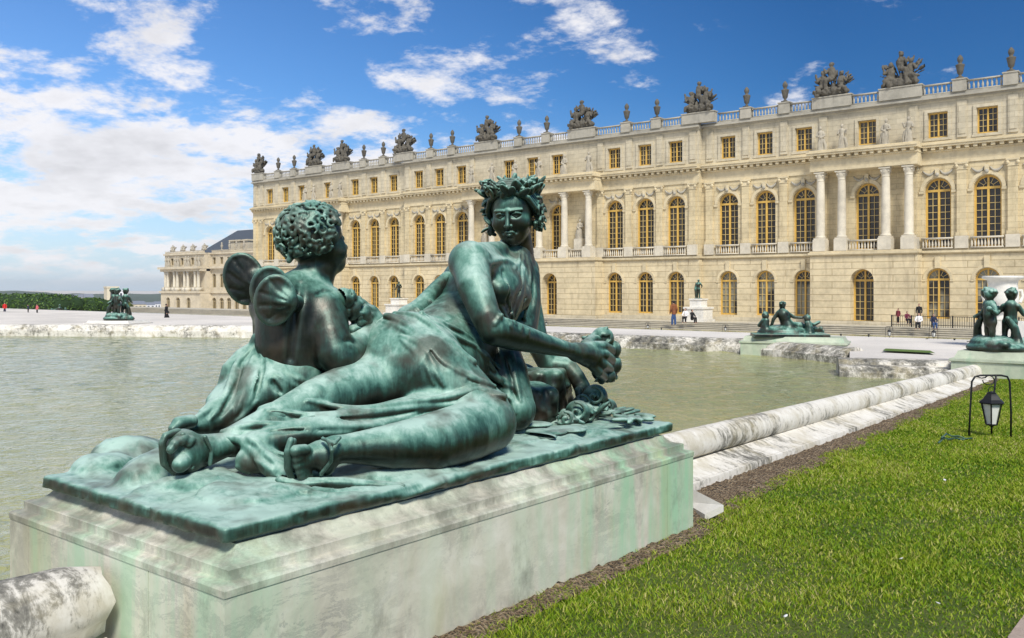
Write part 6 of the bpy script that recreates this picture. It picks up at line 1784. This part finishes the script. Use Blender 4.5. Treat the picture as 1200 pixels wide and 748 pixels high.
# strip of grass behind the far coping
gs = [on_z(x, y, .26) for x, y in ((1034, 411.5), (1096, 414.5), (1090, 411.5), (1038, 409))]
tag(link('grass_strip', np_mesh('grass_strip', [(p[0], p[1], .27) for p in gs], [(0, 1, 2, 3)], False), plain('strip_grass', (.09, .15, .02), .9)), kind='structure')

# ================================================================== hedge, houses, hills
def leafy(name, blobs, n, size, mat, seed, flat=.3):
    q = np.random.default_rng(seed); V = []; T_ = []
    vol = np.array([b[3] * b[4] * b[5] for b in blobs]); cnt = (n * vol / vol.sum()).astype(int)
    for (cx, cy, cz, rx, ry, rz), k in zip(blobs, cnt):
        u = q.standard_normal((k, 3)); u /= np.linalg.norm(u, axis=1)[:, None]; rad = q.uniform(.80, 1.04, k) ** .7
        c = np.array([cx, cy, cz]) + u * rad[:, None] * [rx, ry, rz]
        a = q.standard_normal((k, 3)); a /= np.linalg.norm(a, axis=1)[:, None]; b = np.cross(a, q.standard_normal((k, 3))); b /= np.linalg.norm(b, axis=1)[:, None]
        s = size * q.uniform(.6, 1.3, k)[:, None]
        V.append(np.stack([c - a * s - b * s * .5, c + a * s - b * s * .5, c + a * s * .8 + b * s * .5, c - a * s * .8 + b * s * .5], 1).reshape(-1, 3)); T_.append(np.repeat(q.random(k), 4))
    V = np.concatenate(V); F = np.arange(len(V)).reshape(-1, 4); me = np_mesh(name, V, F, False)
    me.attributes.new('tint', 'FLOAT', 'POINT').data.foreach_set('value', np.concatenate(T_).astype(np.float32)); me.materials.append(mat); return me
def hedge(px0, px1, pyt, pyb, Y, lab, seed):
    q = np.random.default_rng(seed); a, b = on_y(px0, pyb, Y), on_y(px1, pyb, Y); k = depth_of((a + b) / 2) / FPX; H = (pyb - pyt) * k; W = abs(b[0] - a[0])
    root = empty('hedge', tuple((a + b) / 2), 0, lab, 'hedge', 'clipped hedges beyond the gravel')
    bl = []; n = max(5, int(W / (H * .42)))
    for i in range(n):
        t = (i + .5) / n; x = a[0] + (b[0] - a[0]) * t; sh = (1 - abs(2 * t - 1) ** 6 * .35)
        for j in range(2): bl.append((x - root.location.x, j * H * .7 + q.uniform(-.2, .2), H * (.45 + .05 * q.random()), W / n * .95, H * .6, H * (.50 + .06 * q.random()) * sh))
    link('foliage', leafy('foliage', bl, 9000, H * .055, M['hedge'], seed), None, root)
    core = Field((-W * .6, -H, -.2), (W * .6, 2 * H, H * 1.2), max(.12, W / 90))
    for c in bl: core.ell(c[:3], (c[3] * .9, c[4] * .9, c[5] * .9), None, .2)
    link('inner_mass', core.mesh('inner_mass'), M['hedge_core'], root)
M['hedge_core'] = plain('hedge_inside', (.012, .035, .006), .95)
hedge(-22, 73, 344.5, 368.5, 58, 'long rounded clipped hedge at the left edge behind three walkers', 3)
hedge(66, 113, 349.5, 368.5, 62, 'smaller clipped hedge just left of the bronze children group', 4)
def house(px0, px1, pyt, pyb, Y, depth, roof, wallm, lab, nwin=2, floors=1, name='house'):
    c = on_y((px0 + px1) / 2, pyb, Y); k = depth_of(c) / FPX; H = (pyb - pyt) * k; W = (px1 - px0) * k
    R = empty(name, tuple(c), math.atan2(-c[0], c[1]) + .12, lab, 'house'); m = MB(); hr = H * roof; w2 = W / 2
    m.box(-w2, w2, 0, depth, -12, H - hr); m.build('wall', wallm, R)
    m = MB(); zt = H - hr; e = .05 * W
    if roof > .05: m.add([(-w2 - e, -e, zt), (w2 + e, -e, zt), (w2 + e, depth + e, zt), (-w2 - e, depth + e, zt), (-w2, depth / 2, H), (w2, depth / 2, H)], [(0, 1, 5, 4), (1, 2, 5), (2, 3, 4, 5), (3, 0, 4), (0, 3, 2, 1)])
    else: m.box(-w2 - e, w2 + e, -e, depth + e, zt + .001, zt + .06 * H)
    m.build('roof', M['grey_roof'] if roof > .05 else wallm, R)
    for fl in range(floors):
        for i in range(nwin):
            x = -w2 + W * (i + .5) / nwin; w = W / nwin * .22; hh = (H - hr) / floors; zc = hh * (fl + .5)
            m = MB(); m.box(x - w, x + w, -.12, -.02, zc - hh * .24, zc + hh * .24); m.build('window', M['dim_glass'], R)
house(126, 138.5, 337.5, 366, 210, 12, .0, M['cream_wall'], 'square cream tower behind the left bronze children group', 1, 2, 'tower')
house(139.5, 149.5, 341, 362, 230, 14, .0, M['white_wall'], 'plain white block right of the cream tower', 2, 2)
house(158, 171, 353, 364, 190, 12, .35, M['cream_wall'], 'low cream house with a grey roof before the hills', 3)
house(172, 181, 354.5, 362, 240, 12, .4, M['white_wall'], 'small white house right of the low cream house', 2)
house(182, 191, 353.5, 362, 260, 14, .35, M['white_wall'], 'white house nearest the foot of the far wing', 3)
house(89, 99, 345, 356, 330, 14, .3, M['white_wall'], 'white house above the smaller hedge', 3, 2)
house(100, 110, 344.5, 356, 320, 14, .4, M['cream_wall'], 'cream house above the right end of the smaller hedge', 3, 2)
tb = on_y(150, 364, 180); k = depth_of(tb) / FPX
root = empty('tree', tuple(tb), 0, 'yellow green leafy tree between the cream tower and the low cream house', 'tree')
m = MB(); m.tube([(0, 0, -3), (.1, 0, 3 * k), (0, .2, 7 * k)], [.5, .35, .15], 7); m.tube([(0, 0, 2 * k), (3 * k, 0, 6 * k)], [.25, .1], 6); m.tube([(0, 0, 2.5 * k), (-3 * k, 0, 6 * k)], [.25, .1], 6); m.build('trunk', BROWN, root)
link('crown', leafy('crown', [(0, 0, 6 * k, 4 * k, 3 * k, 4 * k), (-4 * k, 0, 4.5 * k, 3 * k, 3 * k, 3 * k), (4.5 * k, 0, 4.5 * k, 3.5 * k, 3 * k, 3 * k)], 2600, .9 * k, M['shrub'], 8), None, root)
def hills():
    q = np.random.default_rng(2); px = np.linspace(-420, 330, 140); prof = np.interp(px, [-420, -100, 0, 18, 37, 55, 73, 88, 110, 152, 165, 183, 200, 260, 330], [340, 340.5, 341, 340.6, 342, 342.6, 345, 343.8, 345, 343.8, 344.6, 344.8, 343, 344, 346]) + np.convolve(q.standard_normal(140), np.ones(4) / 4, 'same') * .35
    rows = [(2200, None), (2500, .55), (2900, 1.0), (3600, .2)]; v = []
    for d, h in rows:
        for x, y in zip(px, prof):
            r = ray(x, 339); p = r * d; zt = EYE + (339 - y) / FPX * 2900; z = -40 if h is None else -40 + (zt + 40) * h
            v.append((p[0], p[1], z))
    n = len(px); f = [(i * n + j, i * n + j + 1, (i + 1) * n + j + 1, (i + 1) * n + j) for i in range(3) for j in range(n - 1)]
    tag(link('hills', np_mesh('hills', v, f), M['hill']), kind='structure')
hills()

def haze():
    m = MB(); m.box(-4500, 4500, -60, 4600, -60, 40); me = m.mesh('haze')
    mt = bpy.data.materials.new('haze'); mt.use_nodes = True; nt = mt.node_tree; nt.nodes.clear()
    o = nt.nodes.new('ShaderNodeOutputMaterial'); v = nt.nodes.new('ShaderNodeVolumePrincipled')
    v.inputs['Color'].default_value = (.94, .97, 1.0, 1); v.inputs['Density'].default_value = HAZE; v.inputs['Anisotropy'].default_value = .2
    nt.links.new(v.outputs[0], o.inputs['Volume'])
    tag(link('haze', me, mt), 'thin bluish air over the far hills', 'haze', kind='stuff')
HAZE = 0.00012
haze()
